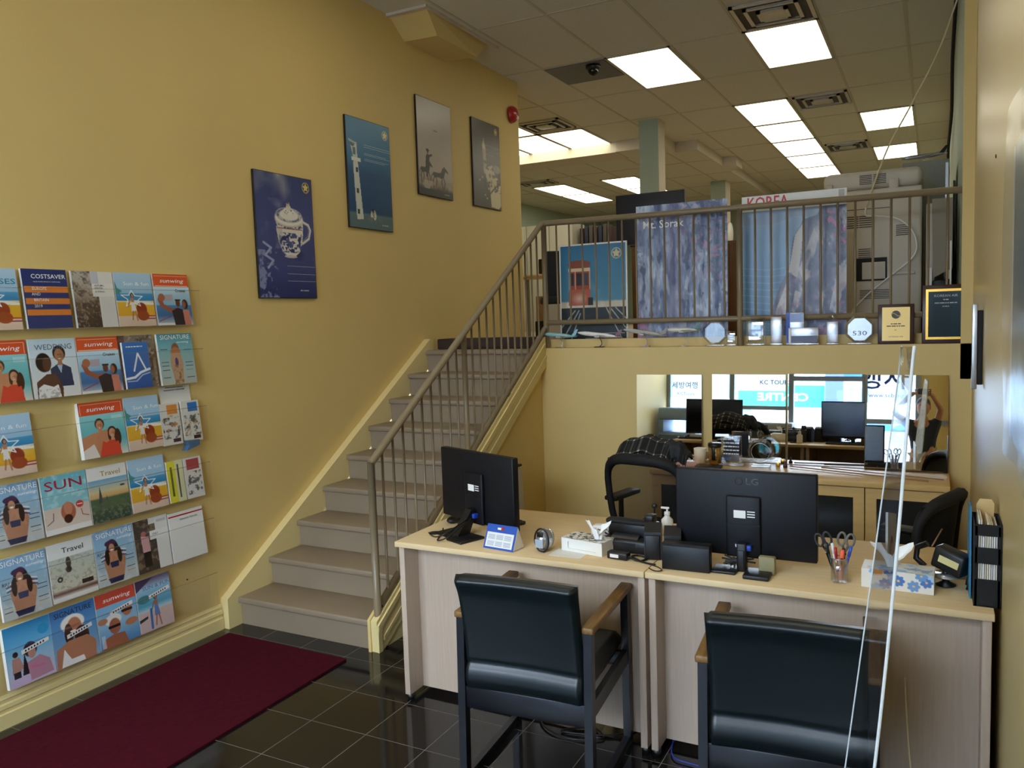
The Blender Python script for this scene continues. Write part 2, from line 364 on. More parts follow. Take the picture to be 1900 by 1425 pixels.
# ---------------------------------------------------------------- staircase
st = thing('staircase', 'taupe painted wooden staircase with worn step edges climbing to the upper office', 'staircase', (.53, 3.0, 0))
TR, RI = .2612, .1679
for i in range(9):
    y = 3.0+i*TR; z = (i+1)*RI; b = M()
    yb = y+.025+TR+.02 if i < 8 else 5.30
    b.box(.058, 1.0155, y+.025, y+.045, i*RI+(0.0 if i == 0 else .001), z-.035)
    b.rbox(.056, 1.0155, y, yb if i < 8 else 5.125, z-.036, z, .008)
    O('step', b, TAUPE, st)
def strip(y0, y1, x0, x1, zoff, hgt, m=0, b=None):
    b = b or M(); return b.prism([(y0, zoff+(y0-3)*SL-hgt), (y1, zoff+(y1-3)*SL-hgt), (y1, zoff+(y1-3)*SL), (y0, zoff+(y0-3)*SL)], x0, x1, 'x', m)
b = M(); b.prism([(2.925, 0), (3.025, 0), (3.03, .02), (5.12, 1.36), (5.21, 1.50), (5.21, 1.60), (5.165, 1.60), (2.925, .178)], .001, .0572, 'x')
O('stringer', b, TRIMY, st, 'cream painted skirt board against the left wall')
b = M(); b.prism([(3.0, 0), (3.05, 0), (3.09, .02), (5.2, 1.375), (5.2, 1.60), (5.17, 1.585), (2.995, .17)], 1.034, 1.074, 'x')
strip(3.0, 5.18, 1.074, 1.084, .15, .035, 0, b); strip(3.05, 5.2, 1.074, 1.081, .045, .025, 0, b); b.box(1.074, 1.082, 2.997, 3.03, 0, .15)
O('stringer', b, TRIMY, st, 'cream moulded outer stringer')

# ---------------------------------------------------------------- metal railing
def ydg(y, z0): return z0+(y-3.04)*SL
ra = thing('stair_railing', 'taupe painted metal pipe railing running up the open side of the staircase', 'railing', (1.05, 3.04, 0))
XR = 1.05; ZT = 1.02; ZB = .262
O('newel_post', M().tube([(XR, 3.04, .165), (XR, 3.04, ZT)], .021, n=12), RAIL, ra)
O('newel_post', M().tube([(XR, 4.04, ydg(4.04, .20)), (XR, 4.04, ydg(4.04, ZT))], .018, n=10), RAIL, ra)
O('handrail', M().tube([(XR, 3.04, ZT-.012), (XR, 3.05, ZT), (XR, 5.24, 2.45)], .022, n=12), RAIL, ra)
O('bottom_rail', M().tube([(XR, 3.06, ydg(3.06, .225)), (XR, 5.24, ydg(5.24, .225)+.02)], .020, n=12), RAIL, ra)
yy = [3.04+.1*(i+1) for i in range(9)]+[4.04+.1*(i+1) for i in range(11)]
for y in yy: O('baluster', M().tube([(XR, y, ydg(y, .225)), (XR, y, ydg(y, ZT)-.01)], .0075, n=8), RAIL, ra)
for y in (3.5, 4.04, 4.62): O('bracket', M().rbox(XR-.02, XR+.02, y-.03, y+.03, ydg(y, .15), ydg(y, .215), .005), RAIL, ra)
rb = thing('landing_railing', 'taupe painted metal railing along the edge of the upper office floor', 'railing', (2.45, 5.26, ZU))
YR = 5.262
O('handrail', M().tube([(1.05, YR, 2.452), (3.86, YR, 2.43)], .021, n=12), RAIL, rb)
O('bottom_rail', M().tube([(1.05, YR, 1.705), (3.86, YR, 1.69)], .019, n=12), RAIL, rb)
for x, z1 in ((1.055, 2.45), (2.51, 2.44), (3.85, 2.43)): O('newel_post', M().tube([(x, YR, ZU+(.0)), (x, YR, z1)], .021, n=12), RAIL, rb)
xs = [1.055+1.455*(i+1)/14 for i in range(13)]+[2.51+1.34*(i+1)/13 for i in range(12)]
for x in xs: O('baluster', M().tube([(x, YR, 1.70), (x, YR, 2.44)], .0075, n=8), RAIL, rb)

# ---------------------------------------------------------------- ceiling fittings
LAMP = emis('panel_glow', 'fff6dc', PANEL)
def lightp(k, l, z, label, x0=None, y0=None):
    x = GX+k*CU if x0 is None else x0; y = GY+l*CV if y0 is None else y0
    t = thing('ceiling_light', label, 'ceiling light', (x+CU/2, y+CV/2, z-.012), 0, 'fluorescent ceiling panels')
    fr = M()
    for a in ((.004, .026, .004, CV-.004), (CU-.026, CU-.004, .004, CV-.004), (.004, CU-.004, .004, .040), (.004, CU-.004, CV-.040, CV-.004)): fr.box(a[0]-CU/2, a[1]-CU/2, a[2]-CV/2, a[3]-CV/2, 0, .010)
    L('frame', fr, TBAR, t); L('diffuser', M().box(.026-CU/2, CU/2-.026, .040-CV/2, CV/2-.040, .003, .010), LAMP, t)
lightp(0, 1, H, 'large lit ceiling panel beside the dark dome camera')
lightp(2, 1, H, 'large lit ceiling panel just behind the biggest air vent')
for l, s in zip(range(3, 8), ('nearest panel of the row of five lit ceiling panels', 'second nearest of the row of five lit ceiling panels', 'middle panel of the row of five lit ceiling panels', 'fourth nearest of the row of five lit ceiling panels', 'farthest panel of the row of five lit ceiling panels')): lightp(1, l, H, s)
lightp(3, 4, H, 'lit ceiling panel crossed by the thin cord, right of the row of five')
lightp(3, 6, H, 'lit ceiling panel just above the model plane on the grey cabinet')
lightp(3, 8, H, 'far lit ceiling panel seen just above the copier lid')
lightp(-3, 3, H, 'lit ceiling panel at the end of the group left of the column')
lightp(-4, 3, H, 'lit ceiling panel half cut off by the yellow wall end')
lightp(-4, 2, H, 'lit ceiling panel showing only a corner past the wall end, nearest of its group')
lightp(-5, 3, H, 'lit ceiling panel showing only a sliver behind the wall end, leftmost of its group')
lightp(0, -4, H, 'added lobby ceiling panel above the brochure racks, out of the main view')  # this and the next two unseen panels are added to brighten the upper wall
lightp(0, -2, H, 'added lobby ceiling panel nearer the stairs, out of the main view')
lightp(3, -3, H, 'added lobby ceiling panel above the photographer, out of the main view')
for x, ss in ((-2.40, ('lit panel on the lowered ceiling above the lockers, nearer of two', 'lit panel on the lowered ceiling above the lockers, farther of two')), (-1.17, ('lit panel on the lowered ceiling partly hidden by the column, nearer of two', 'lit panel on the lowered ceiling partly hidden by the column, farther of two'))):
    for i in (0, 1): lightp(0, 0, 3.93, ss[i], x, 12.2+i*1.2)
def vent(x, y, z, sx, sy, label):
    t = thing('air_vent', label, 'air vent', (x, y, z-.02), 0, 'ceiling air vents'); fr = M()
    for q in (0, 1, 2):
        a, c, z0, z1 = sx/2-q*sx*.15, sy/2-q*sy*.15, -.0-.005*q, .018
        for e in ((-a, -a+.03, -c, c), (a-.03, a, -c, c), (-a, a, -c, -c+.03), (-a, a, c-.03, c)): fr.box(*e, z0, z1-.004*q)
    L('louvre', fr, mat('vent_steel', 'c9c1b3', .35, .6), t); L('duct_opening', M().box(-sx/2+.02, sx/2-.02, -sy/2+.02, sy/2-.02, .012, .018), mat('duct_shadow', '4a4238', .7), t)
    L('deflector', M().rbox(-sx*.16, sx*.16, -sy*.16, sy*.16, -.012, -.002, .003), mat('vent_steel', 'c9c1b3', .35, .6), t)
vent(2.55, 6.42, H, .58, .6, 'largest silver ceiling air vent at the top edge of the view')
vent(2.55, 9.5, H, .56, .6, 'silver ceiling air vent right of the row of five lit panels')
vent(2.55, 12.5, H, .56, .6, 'small far ceiling air vent near the end of the row of five lit panels')
vent(-.52, 8.78, H, .56, .55, 'ceiling air vent above the lit panels next to the yellow wall end')
vent(-2.1, 11.8, 3.93, .6, .4, 'dark air vent on the lowered ceiling in front of the lit panels')
solo('ceiling_access_panel', M().box(.41, 1.0, 6.76, 7.32, H-.012, H-.003), mat('panel_grey', '6c6c68', .5), 'dark grey ceiling panel behind the dome camera', 'access panel')
t = thing('dome_camera', 'small black dome security camera on the ceiling', 'security camera', (.86, 6.86, H-.013))
L('base', M().lathe([(.07, 0), (.07, -.03), (.055, -.04)][::-1]), BLACK, t); L('dome', M().ball((0, 0, -.045), .05, .05, .05), SCREEN, t)
t = thing('fire_alarm_bell', 'round red fire alarm bell near the end of the yellow wall', 'fire alarm', (.0, 6.83, 3.72), (0, 0, PI/2))
L('gong', M().lathe([(.0001, -.075), (.03, -.073), (.06, -.06), (.078, -.035), (.082, -.02), (.08, -.015)], X=Rx(-PI/2)@Tr(0, 0, 0)), RED, t)
L('back_box', M().lathe([(.055, -.02), (.055, 0)], X=Rx(-PI/2)), RED, t); L('striker', M().rbox(.0, .03, -.078, -.06, -.05, -.02, .004), WHITE, t)

# ---------------------------------------------------------------- shop front behind the camera (seen in the mirrors)
b = M()
for x in (.02, 1.0, 1.85, 2.83, 3.5): b.box(x-.035, x+.035, YF-.05, YF+.05, 0, 3.3)
b.box(0, WR, YF-.05, YF+.05, 3.2, 3.3); b.box(0, WR, YF-.05, YF+.05, 0, .1); b.box(1.85, WR, YF-.045, YF+.045, 1.40, 1.47); b.box(1.0, 1.85, YF-.045, YF+.045, .97, 1.03); b.box(0, WR, YF-.045, YF+.045, 2.35, 2.41)
struct('window_frame', b, ALU)
struct('wall_front', M().box(-.1, 4.0, YF-.08, YF+.06, 3.3, H).box(3.5, WR, YF-.03, YF+.03, 0, 3.3), YEL)
struct('window_1', M().box(.05, 3.48, YF-.004, YF+.004, .1, 3.2), PANE)
struct('floor_pavement', M().box(-14, 18, -26, YF-.1, -.2, -.03), mat('concrete', 'b9b6b0', .85, var=.1, vs=2))
struct('wall_street', M().box(-12, 16, -22, -21.6, -.1, 7), mat('pale_brick', 'c8ccd2', .8, var=.2, vs=1.5))
Yf = YF+.012
def film(name, x0, x1, z0, z1, words, label, m=FILM):
    t = thing(name, label, 'window sign', ((x0+x1)/2, Yf, z0)); O('film', M().box(x0, x1, Yf-.002, Yf, z0, z1), m, t)
    b = M()
    for wd in words: text(b, wd[0], wd[1], wd[2], wd[3], Yf+.003, width=wd[4] if len(wd) > 4 else None, bold=wd[5] if len(wd) > 5 else 0)
    O('lettering', b, mat('sign_blue', '2b3d99', .5) if label.startswith('large') else mat('sign_ink', '2c3850', .5), t); return t
film('window_sign', .07, .96, 1.13, 1.62, [('세방여행', .115, .275, 1.315, .40, .01), ('KCTours', .07, .29, 1.19, .26)], 'white film sign with Korean letters over small tour lettering')
film('window_sign', 1.05, 1.80, 1.25, 1.66, [('KC TOURS', .09, 1.62, 1.375, .44, .02)], 'white film sign with a round badge and bold capital letters on the door')
film('window_sign', 2.86, 3.46, 1.70, 2.34, [('여행사', .34, 2.90, 2.02, .95, .012), ('www.sebang.c', .085, 3.13, 1.80, .50)], 'large white film sign with blue Korean letters over a web address')
def board(x0, x1, y, z0, z1, col, words, label, wcol='ffffff'):
    t = thing('street_sign', label, 'shop sign', ((x0+x1)/2, y, z0)); O('panel', M().box(x0, x1, y-.05, y, z0, z1), mat('board_'+col, col, .6), t)
    if words:
        b = M()
        for wd in words: text(b, wd[0], wd[1], 0, 0, 0, bold=.02, width=wd[4], X=Tr(wd[2], y+.01, wd[3])@Rz(PI))
        O('lettering', b, mat('word_'+wcol, wcol, .5), t)
board(.05, 1.75, -6.5, .95, 1.40, '35b7b4', [('CENTRE', .22, .95, 1.15, 1.0)], 'teal street sign with white capital letters outside the door')
board(1.78, 2.12, -6.3, .3, 1.75, '5468c8', None, 'tall deep blue street sign outside the middle window')
board(2.2, 2.8, -6.4, 1.0, 1.36, '7fb9dc', None, 'light blue street sign outside the middle window')
board(-1.6, 0.3, -6.6, .35, .9, '8ba6cc', None, 'pale blue street board outside the left window')
board(1.9, 3.4, -6.6, 1.55, 1.75, '2e6fb5', None, 'long blue fascia sign above the other street signs')
# parked equipment just inside the window
t = thing('photocopier', 'grey office copier painted in a daylight blue cast, with open tray inside the left shop window', 'photocopier', (.34, -1.15, 0))
CB = mat('copier_daylight_tint', '7f95b4', .5); CB2 = mat('copier_dark', '4a5a75', .5)  # the blue cast of daylight is put into the copier colours
O('body', M().rbox(.06, .62, -1.45, -.9, 0, .62, .01), CB, t); O('paper_drawer', M().rbox(.08, .60, -.905, -.885, .1, .35, .006).rbox(.08, .60, -.905, -.885, .37, .58, .006), CB2, t); O('scanner_lid', M().rbox(.06, .62, -1.45, -.92, .80, .98, .02).rbox(.06, .14, -1.45, -.92, .62, .80, .01), CB, t)
t = thing('filing_cabinet', 'pale grey cabinet with wide drawers beside the entrance', 'filing cabinet', (1.62, -1.2, 0))
O('carcass', M().rbox(1.30, 1.95, -1.45, -1.0, 0, .80, .008), GREYM, t)
for i in range(3): O('drawer', M().rbox(1.32, 1.93, -1.0, -.985, .05+.25*i, .28+.25*i, .005), GREYM, t)
# ================================================================ FURNITURE
def desk(x0, x1, label):
    t = thing('desk', label, 'desk', ((x0+x1)/2, 2.95, 0), 0)
    O('desktop', M().rbox(x0, x1, 2.59, 3.335, .735, .76, .003), MAPLE, t)
    for xa in (x0+.006, x1-.034): O('side_panel', M().rbox(xa, xa+.028, 2.615, 3.31, .03, .735, .002), MAPLEV, t)
    O('front_panel', M().box(x0+.034, x1-.034, 2.725, 2.745, .03, .735), MAPLEV, t)
    for xa in (x0+.02, x1-.02):
        for ya in (2.64, 3.28): O('foot', M().lathe([(.018, 0), (.018, .03)], X=Tr(xa, ya, 0)), BLACK, t)
    return t
desk(1.512, 2.692, 'left pale maple desk holding the angled monitor and blue calendar')
desk(2.696, 3.862, 'right pale maple desk holding the straight monitor and black file tower')

def side_chair(label, loc, rz):
    t = thing('armchair', label, 'chair', loc, rz, 'visitor armchairs in front of the desks')
    # back cushion with rolled top and bottom
    hw = .235; pr = []
    for i in range(25):
        z = .405+.425*i/24; k = i/24
        yb = -.010-.055*math.sin(k*PI)*.2-.05*(k**2)
        pr.append((z, yb))
    def shape(side):
        def fn(u, v):
            x = (u-.5)*2*hw; k = v; z = .375+.455*k
            ybase = .02-.075*k**1.6+.012*math.cos((u-.5)*PI*1.0)
            th = .034+.012*math.exp(-((k-.97)/.08)**2)+.020*math.exp(-((k-.12)/.10)**2)-.010*math.exp(-((k-.24)/.025)**2)
            e = min(1, min(k, 1-k)/.03); e2 = min(1, min(u, 1-u)/.03); q = math.sqrt(max(0, 1-(1-e)**2))*math.sqrt(max(0, 1-(1-e2)**2))
            return (x*(1-.012*abs(math.sin(k*PI))), ybase+side*th*q, z)
        return fn
    b = M(); b.grid(shape(-1), 34, 44); b.grid(shape(1), 34, 44); L('backrest', b, LEATH, t)
    b = M()
    def seat(s):
        def fn(u, v):
            x = (u-.5)*.46; y = .045+.46*v; e = min(1, min(u, 1-u)/.06); e2 = min(1, min(v, 1-v)/.08); q = math.sqrt(max(0, 1-(1-e)**2))*math.sqrt(max(0, 1-(1-e2)**2))
            return (x, y, .415+.012*v+s*.045*q+(.012*math.sin(u*PI)*math.sin(v*PI) if s > 0 else 0))
        return fn
    b.grid(seat(1), 20, 20); b.grid(seat(-1), 20, 20); L('seat', b, LEATH, t)
    for s in (-1, 1):
        x = s*.250
        def bar(nm, y0, z0, y1, z1, hw_, th, m, lab=None):
            d = Vector((0, y1-y0, z1-z0)); n = Vector((0, -d.z, d.y)).normalized()*th
            pts = [(y0+n.y, z0+n.z), (y1+n.y, z1+n.z), (y1-n.y, z1-n.z), (y0-n.y, z0-n.z)]
            bb = M().prism(pts, x-hw_, x+hw_, 'x'); return L(nm, bb, m, t, lab)
        bar('leg', -.01, 0, .01, .645, .015, .019, CHW); bar('leg', .485, 0, .475, .645, .015, .019, CHW)
        bar('floor_bar', .0, .018, .48, .018, .013, .018, CHW); bar('side_rail', .015, .36, .475, .375, .011, .030, CHW)
        L('armrest', M().rbox(x-.024, x+.024, -.012, .505, .645, .670, .006), OAK, t, 'worn oak armrest')
    L('back_rail', M().rbox(-.24, .24, -.010, .014, .30, .385, .003), CHW, t); L('front_rail', M().rbox(-.24, .24, .465, .488, .33, .39, .003), CHW, t)
    return t
side_chair('black leather armchair with worn oak arms in front of the left desk', (2.365, 2.185, 0), math.radians(4))
side_chair('black leather armchair in front of the right desk beside the clear screen', (3.285, 2.155, 0), math.radians(5))

def office_chair(label, loc, rz, arms=True, tilt=0):
    t = thing('office_chair', label, 'office chair', loc, rz, 'mesh office chairs behind the desks')
    pts = []
    for i in range(28):
        a = 2*PI*i/28; x = .235*abs(math.cos(a))**.62*(1 if math.cos(a) > 0 else -1); z = .72+.235*abs(math.sin(a))**.62*(1 if math.sin(a) > 0 else -1)
        x *= 1+.10*(z-.72)/.235; pts.append((x, -.24-.10*(z-.5)+.06*(x/.25)**2, z))
    L('back_frame', M().tube(pts, [.020+.012*max(0, (p[2]-.85)/.1) for p in pts], n=8, closed=True), BLACKM, t)
    mesh = glassy('mesh_back', (.30, .28, .26), .02, .1, .6) if rz < .5 else BLACKM
    b = M().grid(lambda u, v: ((u-.5)*.44*(1+.10*(v-.5)), -.24-.10*(.5+.44*v-.5)-.0+.06*((u-.5)*2)**2*.9, .50+.44*v), 10, 8); L('mesh_panel', b, mesh, t)
    L('seat', M().rbox(-.25, .25, -.22, .26, .43, .50, .03, seg=3), BLACKM, t)
    L('back_bracket', M().tube([(0, -.10, .42), (0, -.27, .44), (0, -.30, .60)], .022), BLACK, t)
    if arms:
        for s in (-1, 1): a = L('armrest', M().rbox(s*.29-.045, s*.29+.045, -.12, .16, .655, .685, .012).tube([(s*.24, 0, .44), (s*.29, .0, .47), (s*.29, .0, .66)], .016), BLACK, t)
    L('gas_column', M().lathe([(.03, .10), (.03, .30), (.018, .30), (.018, .43)]), BLACK, t)
    for i in range(5): a = 2*PI*i/5; L('base_arm', M().tube([(0, 0, .11), (.29*math.cos(a), .29*math.sin(a), .07)], [.026, .016]).lathe([(.0001, 0), (.026, .008), (.026, .045), (.0001, .053)], X=Tr(.29*math.cos(a), .29*math.sin(a), 0)), BLACK, t)
    return t
office_chair('black mesh office chair with plaid coats over its back, behind the left desk', (2.30, 4.14, 0), math.radians(-12))
office_chair('black mesh office chair turned sideways behind the right desk', (3.50, 3.84, -.001), math.radians(70)); bpy.data.objects['office_chair.001'].scale = (1, 1, .93)
# coats piled over the chair top
def plaid(u, v):
    a = (u*11) % 1; b_ = (v*7) % 1; base = np.array([.06, .065, .07])
    if a < .16 or b_ < .16: base = np.array([.30, .29, .27])
    if a < .16 and b_ < .16: base = np.array([.86, .84, .76])
    if .5 < a < .56: base = base+.10
    return base
def fold(cx, cy, cz, rx, ry, rz_, m, name, label, seed, cat='coat', layers=4):
    t = thing(name, label, cat, (cx, cy, cz)); rnd = random.Random(seed)
    for j in range(layers):
        k = j/layers; ph = rnd.random()*6; nu, nv = 90, 36
        def fn(u, v, k=k, ph=ph):
            a = (u-.5)*PI*.96; ca = max(0, math.cos(a)); x = rx*(1-.05*k)*math.sin(a)+.03*k
            z = rz_*(.40+.60*(1-k))*ca**.7*(1+.06*math.sin(7*a+ph)); y = -ry+2*ry*v*(1-.15*k)-.020*(1-k)*(1-j*.2)
            return (x, y-.02*k*0+.008*math.sin(9*a+ph), z-((abs(v-.5)*2)**2.4)*.075*(.6+.4*ca)+.004*math.sin(20*v+ph))
        o = L('fold', M().grid(fn, nu, nv), m if m else vcol('plaid_cloth', .95), t)
        if m is None:
            cols = []
            for jj in range(nv+1):
                for ii in range(nu+1):
                    c = plaid(ii/nu+.03*j, jj/nv+.02*j); c = np.where(c <= .04045, c/12.92, ((c+.055)/1.055)**2.4); cols += [*c, 1]
            o.data.color_attributes.new('Col', 'FLOAT_COLOR', 'POINT').data.foreach_set('color', cols)
    return t
fold(2.215, 4.35-.19, .925, .175, .14, .118, None, 'coat', 'dark plaid coat folded over the office chair back', 3)
fold(2.37, 4.30-.15, .925, .075, .10, .10, mat('coat_dark', '262a2e', .9, var=.3, vs=40), 'coat', 'dark grey coat bundled beside the plaid coat on the office chair', 5, layers=2)

# credenza against the back wall
t = thing('credenza', 'maple credenza with smoked glass doors against the back wall below the mirrors', 'cabinet', (2.9, 4.97, 0))
X0, X1 = 2.02, 3.77
O('worktop', M().rbox(X0, X1, 4.74, 5.185, .695, .73, .003), CABW, t)
O('carcass', M().box(X0+.01, X0+.03, 4.78, 5.18, 0, .695).box(X1-.03, X1-.01, 4.78, 5.18, 0, .695).box(X0+.03, X1-.03, 5.165, 5.18, 0, .695).box(X0+.03, X1-.03, 4.78, 5.16, .05, .07).box(X0+.03, X1-.03, 4.78, 5.16, .36, .375).box(X0+.03, X1-.03, 4.80, 4.82, 0, .05), CABW, t)
nd = 4; dw = (X1-X0-.02)/nd
for i in range(nd):
    a = X0+.01+i*dw; bq = M()
    for e in ((a+.003, a+.063, .06, .688), (a+dw-.063, a+dw-.003, .06, .688), (a+.063, a+dw-.063, .06, .12), (a+.063, a+dw-.063, .628, .688)): bq.box(e[0], e[1], 4.758, 4.778, e[2], e[3])
    d = O('door', bq, CABW, t); O('door_glass', M().box(a+.063, a+dw-.063, 4.764, 4.769, .12, .628), DGLASS, d, 'smoked glass pane')

# mirror panels leaning on the back wall above the credenza
def mirror(x0, x1, tilt, zt, label):
    h = .60; a = math.radians(tilt); t = thing('mirror', label, 'mirror', ((x0+x1)/2, 5.192-h*math.sin(a)-.004, .733), (-a, 0, 0), 'leaning mirrors')
    hh = (zt-.733)/math.cos(a); w2 = (x1-x0)/2
    L('glass', M().box(-w2, w2, -.004, -.0005, 0, hh), MIRROR, t); L('backing', M().box(-w2-.001, w2+.001, 0, .003, 0, hh), GREYM, t)
mirror(1.795, 2.262, 3.0, 1.318, 'leftmost leaning mirror panel reflecting the Korean window sign')
mirror(2.335, 2.818, 3.0, 1.322, 'second leaning mirror panel behind the two glass awards')
mirror(2.832, 3.296, 3.0, 1.326, 'third leaning mirror panel reflecting the back of the large monitor')
mirror(3.302, 3.762, 5.5, 1.322, 'rightmost leaning mirror panel reflecting the photographer')

# ---------------------------------------------------------------- on the credenza
def mug(loc, m, label):
    t = thing('mug', label, 'mug', loc); b = M().lathe([(.036, 0), (.040, .004), (.043, .10), (.040, .10), (.037, .01), (.0001, .01)], n=28); L('cup', b, m, t)
    L('handle', M().tube([(.040, 0, .082), (.062, 0, .085), (.074, 0, .06), (.066, 0, .03), (.040, 0, .02)], .006), m, t); return t
mug((2.285, 5.03, .733), mat('cream_ceramic', 'eadfca', .25), 'cream ceramic mug standing on the credenza')
t = thing('travel_tumbler', 'steel travel tumbler with black lid beside the cream mug', 'tumbler', (2.385, 5.03, .733))
L('body', M().lathe([(.036, 0), (.042, .01), (.044, .12), (.0001, .12)], n=28), mat('warm_steel', 'b89a62', .22, .9), t); L('lid', M().lathe([(.045, .115), (.047, .122), (.045, .140), (.0001, .140)], n=28), BLACK, t); L('grip', M().rbox(-.012, .012, -.048, -.036, .03, .118, .004), BLACK, t)
def award_block(x, y, z, w_, h_, label, words, extra=None, cat='award', t0=.014, m=CRYS, ink=WINK):
    t = thing('glass_award', label, cat, (x, y, z), 0, None)
    L('base', M().rbox(-w_/2-.008, w_/2+.008, -.02, .02, 0, .012, .002), m, t); L('plate', M().rbox(-w_/2, w_/2, -t0/2, t0/2, .012, .012+h_, .004), m, t)
    b = M()
    for i, s in enumerate(words): dashes(b, -w_*.38, w_*.38, .012+h_*(.86-.13*i), .007, -t0/2-.001, i)
    if words: L('engraving', b, ink, t)
    return t
t = award_block(2.50, 5.00, .733, .135, .185, 'tall clear glass award plate standing beside the steel tumbler', ['APPRECIATION', 'AWARD', 'presented to', 'for outstanding', 'sales'])
L('etched_panel', M().box(-.05, .05, .008, .009, .03, .18), mat('etched_grey', '56657a', .4), t)
t = thing('glass_award', 'round faceted crystal award on the credenza below the second mirror', 'award', (2.685, 5.02, .733))
L('base', M().rbox(-.06, .06, -.025, .025, 0, .014, .003), CRYS, t); L('disc', M().lathe([(.0001, -.012), (.072, -.012), (.088, 0), (.072, .012), (.0001, .012)], n=12, X=Tr(0, 0, .096)@Rx(PI/2), smooth=False), CRYS, t); L('inner_ring', M().tube([(.058*math.cos(a*PI/12), -.013, .096+.058*math.sin(a*PI/12)) for a in range(24)], .002, closed=True), SILVER, t)
solo('brass_cube', M().rbox(2.775, 2.80, 5.05, 5.075, .731, .757, .003), GOLD, 'tiny brass cube by the foot of the round crystal award', 'ornament')
solo('ink_stamp', M().lathe([(.013, 0), (.013, .012), (.006, .02), (.009, .036), (.0001, .042)], X=Tr(2.835, 5.04, .731)), mat('plum_plastic', '4d2130', .3), 'small dark plum stamp between the second and third mirrors', 'stamp')
solo('wooden_rod', M().tube([(2.86, 5.06, .737), (3.66, 4.83, .737)], .004), mat('rod_wood', '9b7b4c', .4), 'long thin wooden rod lying on the credenza, ending nearer its edge', 'rod')
solo('wooden_rod', M().tube([(3.05, 5.075, .737), (3.74, 4.90, .737)], .004), mat('rod_wood', '9b7b4c', .4), 'long thin wooden rod lying on the credenza, closer to the mirrors', 'rod')
solo('calculator', M().rbox(2.30, 2.46, 4.83, 4.93, .731, .745, .003), BLACK, 'flat black calculator on the credenza in front of the mug', 'calculator')
solo('paper_stack', M().box(2.10, 2.29, 4.85, 5.0, .731, .742), mat('pink_paper', 'e3b8bd', .8), 'pink and white papers on the credenza behind the office chair', 'papers')

# ---------------------------------------------------------------- on the desks
def monitor(label, loc, rz, stand, logo=None, sticker=True):
    t = thing('monitor', label, 'monitor', loc, rz, None)      # local: back faces -Y, base on z=0
    W_, Hh, zb = .535, .335, .045
    L('housing', M().rbox(-W_/2, W_/2, -.018, .018, zb, zb+Hh, .006), NAVYB, t); L('screen', M().box(-W_/2+.012, W_/2-.012, .018, .0195, zb+.018, zb+Hh-.012), SCREEN, t)
    c = L('rear_cover', M().rbox(-.065, .065, -.034, -.017, zb+.0, zb+.24, .006).box(-.065, .065, -.0355, -.034, zb+.128, zb+.131), NAVYB, t)
    lab = M(); lab.box(-.035, .010, -.0362, -.0355, zb+.155, zb+.185); 
    for i in range(3): lab.box(.016, .045, -.0362, -.0355, zb+.160+.010*i, zb+.164+.010*i)
    L('rating_label', lab, WHITE, t, 'white rating label')
    L('port', M().box(-.03, .02, -.036, -.034, zb+.04, zb+.052), SILVER, t); L('video_plug', M().rbox(.0, .035, -.062, -.034, zb+.034, zb+.056, .004), BLUE, t, 'blue video plug')
    if stand == 1:
        L('stand_neck', M().prism([(-.15, .008), (-.08, .008), (-.03, .12), (-.065, .12)], -.022, .022, 'x'), BLACK, t)
        L('stand_foot', M().rbox(-.13, -.02, -.17, -.06, 0, .012, .005).rbox(.0, .11, -.20, -.06, 0, .012, .005), BLACK, t)
    else:
        L('stand_neck', M().rbox(-.018, .018, -.075, -.04, .0, .11, .005).rbox(-.012, .012, -.08, -.075, .01, .085, .003), BLACK, t)
        L('stand_foot', M().rbox(-.105, -.012, -.125, -.035, 0, .012, .004), BLACK, t); L('stand_foot', M().rbox(.02, .115, -.155, -.05, 0, .016, .004), BLACK, t)
    if logo:
        b = M(); text(b, 'LG', .036, .032, zb+.295, -.0188, bold=.012, width=.048); b.tube([(-.018+.014*math.cos(a*PI/10), -.0188, zb+.295+.014*math.sin(a*PI/10)) for a in range(20)], .0012, closed=True); b.box(-.0195, -.0175, -.0192, -.0186, zb+.289, zb+.301)
        L('logo', b, mat('logo_gloss', '05060a', .15), t)
    return t
t = monitor('black monitor turned at an angle, back to the room, on the left desk', (1.80, 2.875, .76), math.radians(-21.5), 1)
monitor('large black monitor facing straight back, centred between the two desks', (3.035, 2.80, .76), math.radians(0), 2, logo=True)
def cable(name, pts, r, m, label, cat='cable', n=6, sub=8):
    P = [Vector(p) for p in pts]; out = []
    for i in range(len(P)-1):
        p0 = P[max(0, i-1)]; p1 = P[i]; p2 = P[i+1]; p3 = P[min(len(P)-1, i+2)]
        for k in range(sub): q = k/sub; out.append(.5*((2*p1)+(p2-p0)*q+(2*p0-5*p1+4*p2-p3)*q*q+(3*p1-p0-3*p2+p3)*q**3))
    out.append(P[-1]); return solo(name, M().tube(out, r, n=n), m, label, cat)
cable('video_cable', [(1.79, 2.80, .845), (1.74, 2.665, .80), (1.68, 2.68, .775), (1.62, 2.73, .765), (1.585, 2.765, .764)], .003, BLACK, 'thin black cable from the angled monitor to the desk grommet')
cable('video_cable', [(1.795, 2.80, .84), (1.76, 2.655, .79), (1.70, 2.66, .766), (1.66, 2.76, .766), (1.63, 2.82, .775)], .003, BLACK, 'thin black cable hanging from the angled monitor over the keyboard')
solo('grommet', M().lathe([(.026, 0), (.026, .004), (.0001, .005)], X=Tr(1.612, 2.775, .761)), BLACK, 'round black cable grommet at the left desk corner', 'cable grommet')
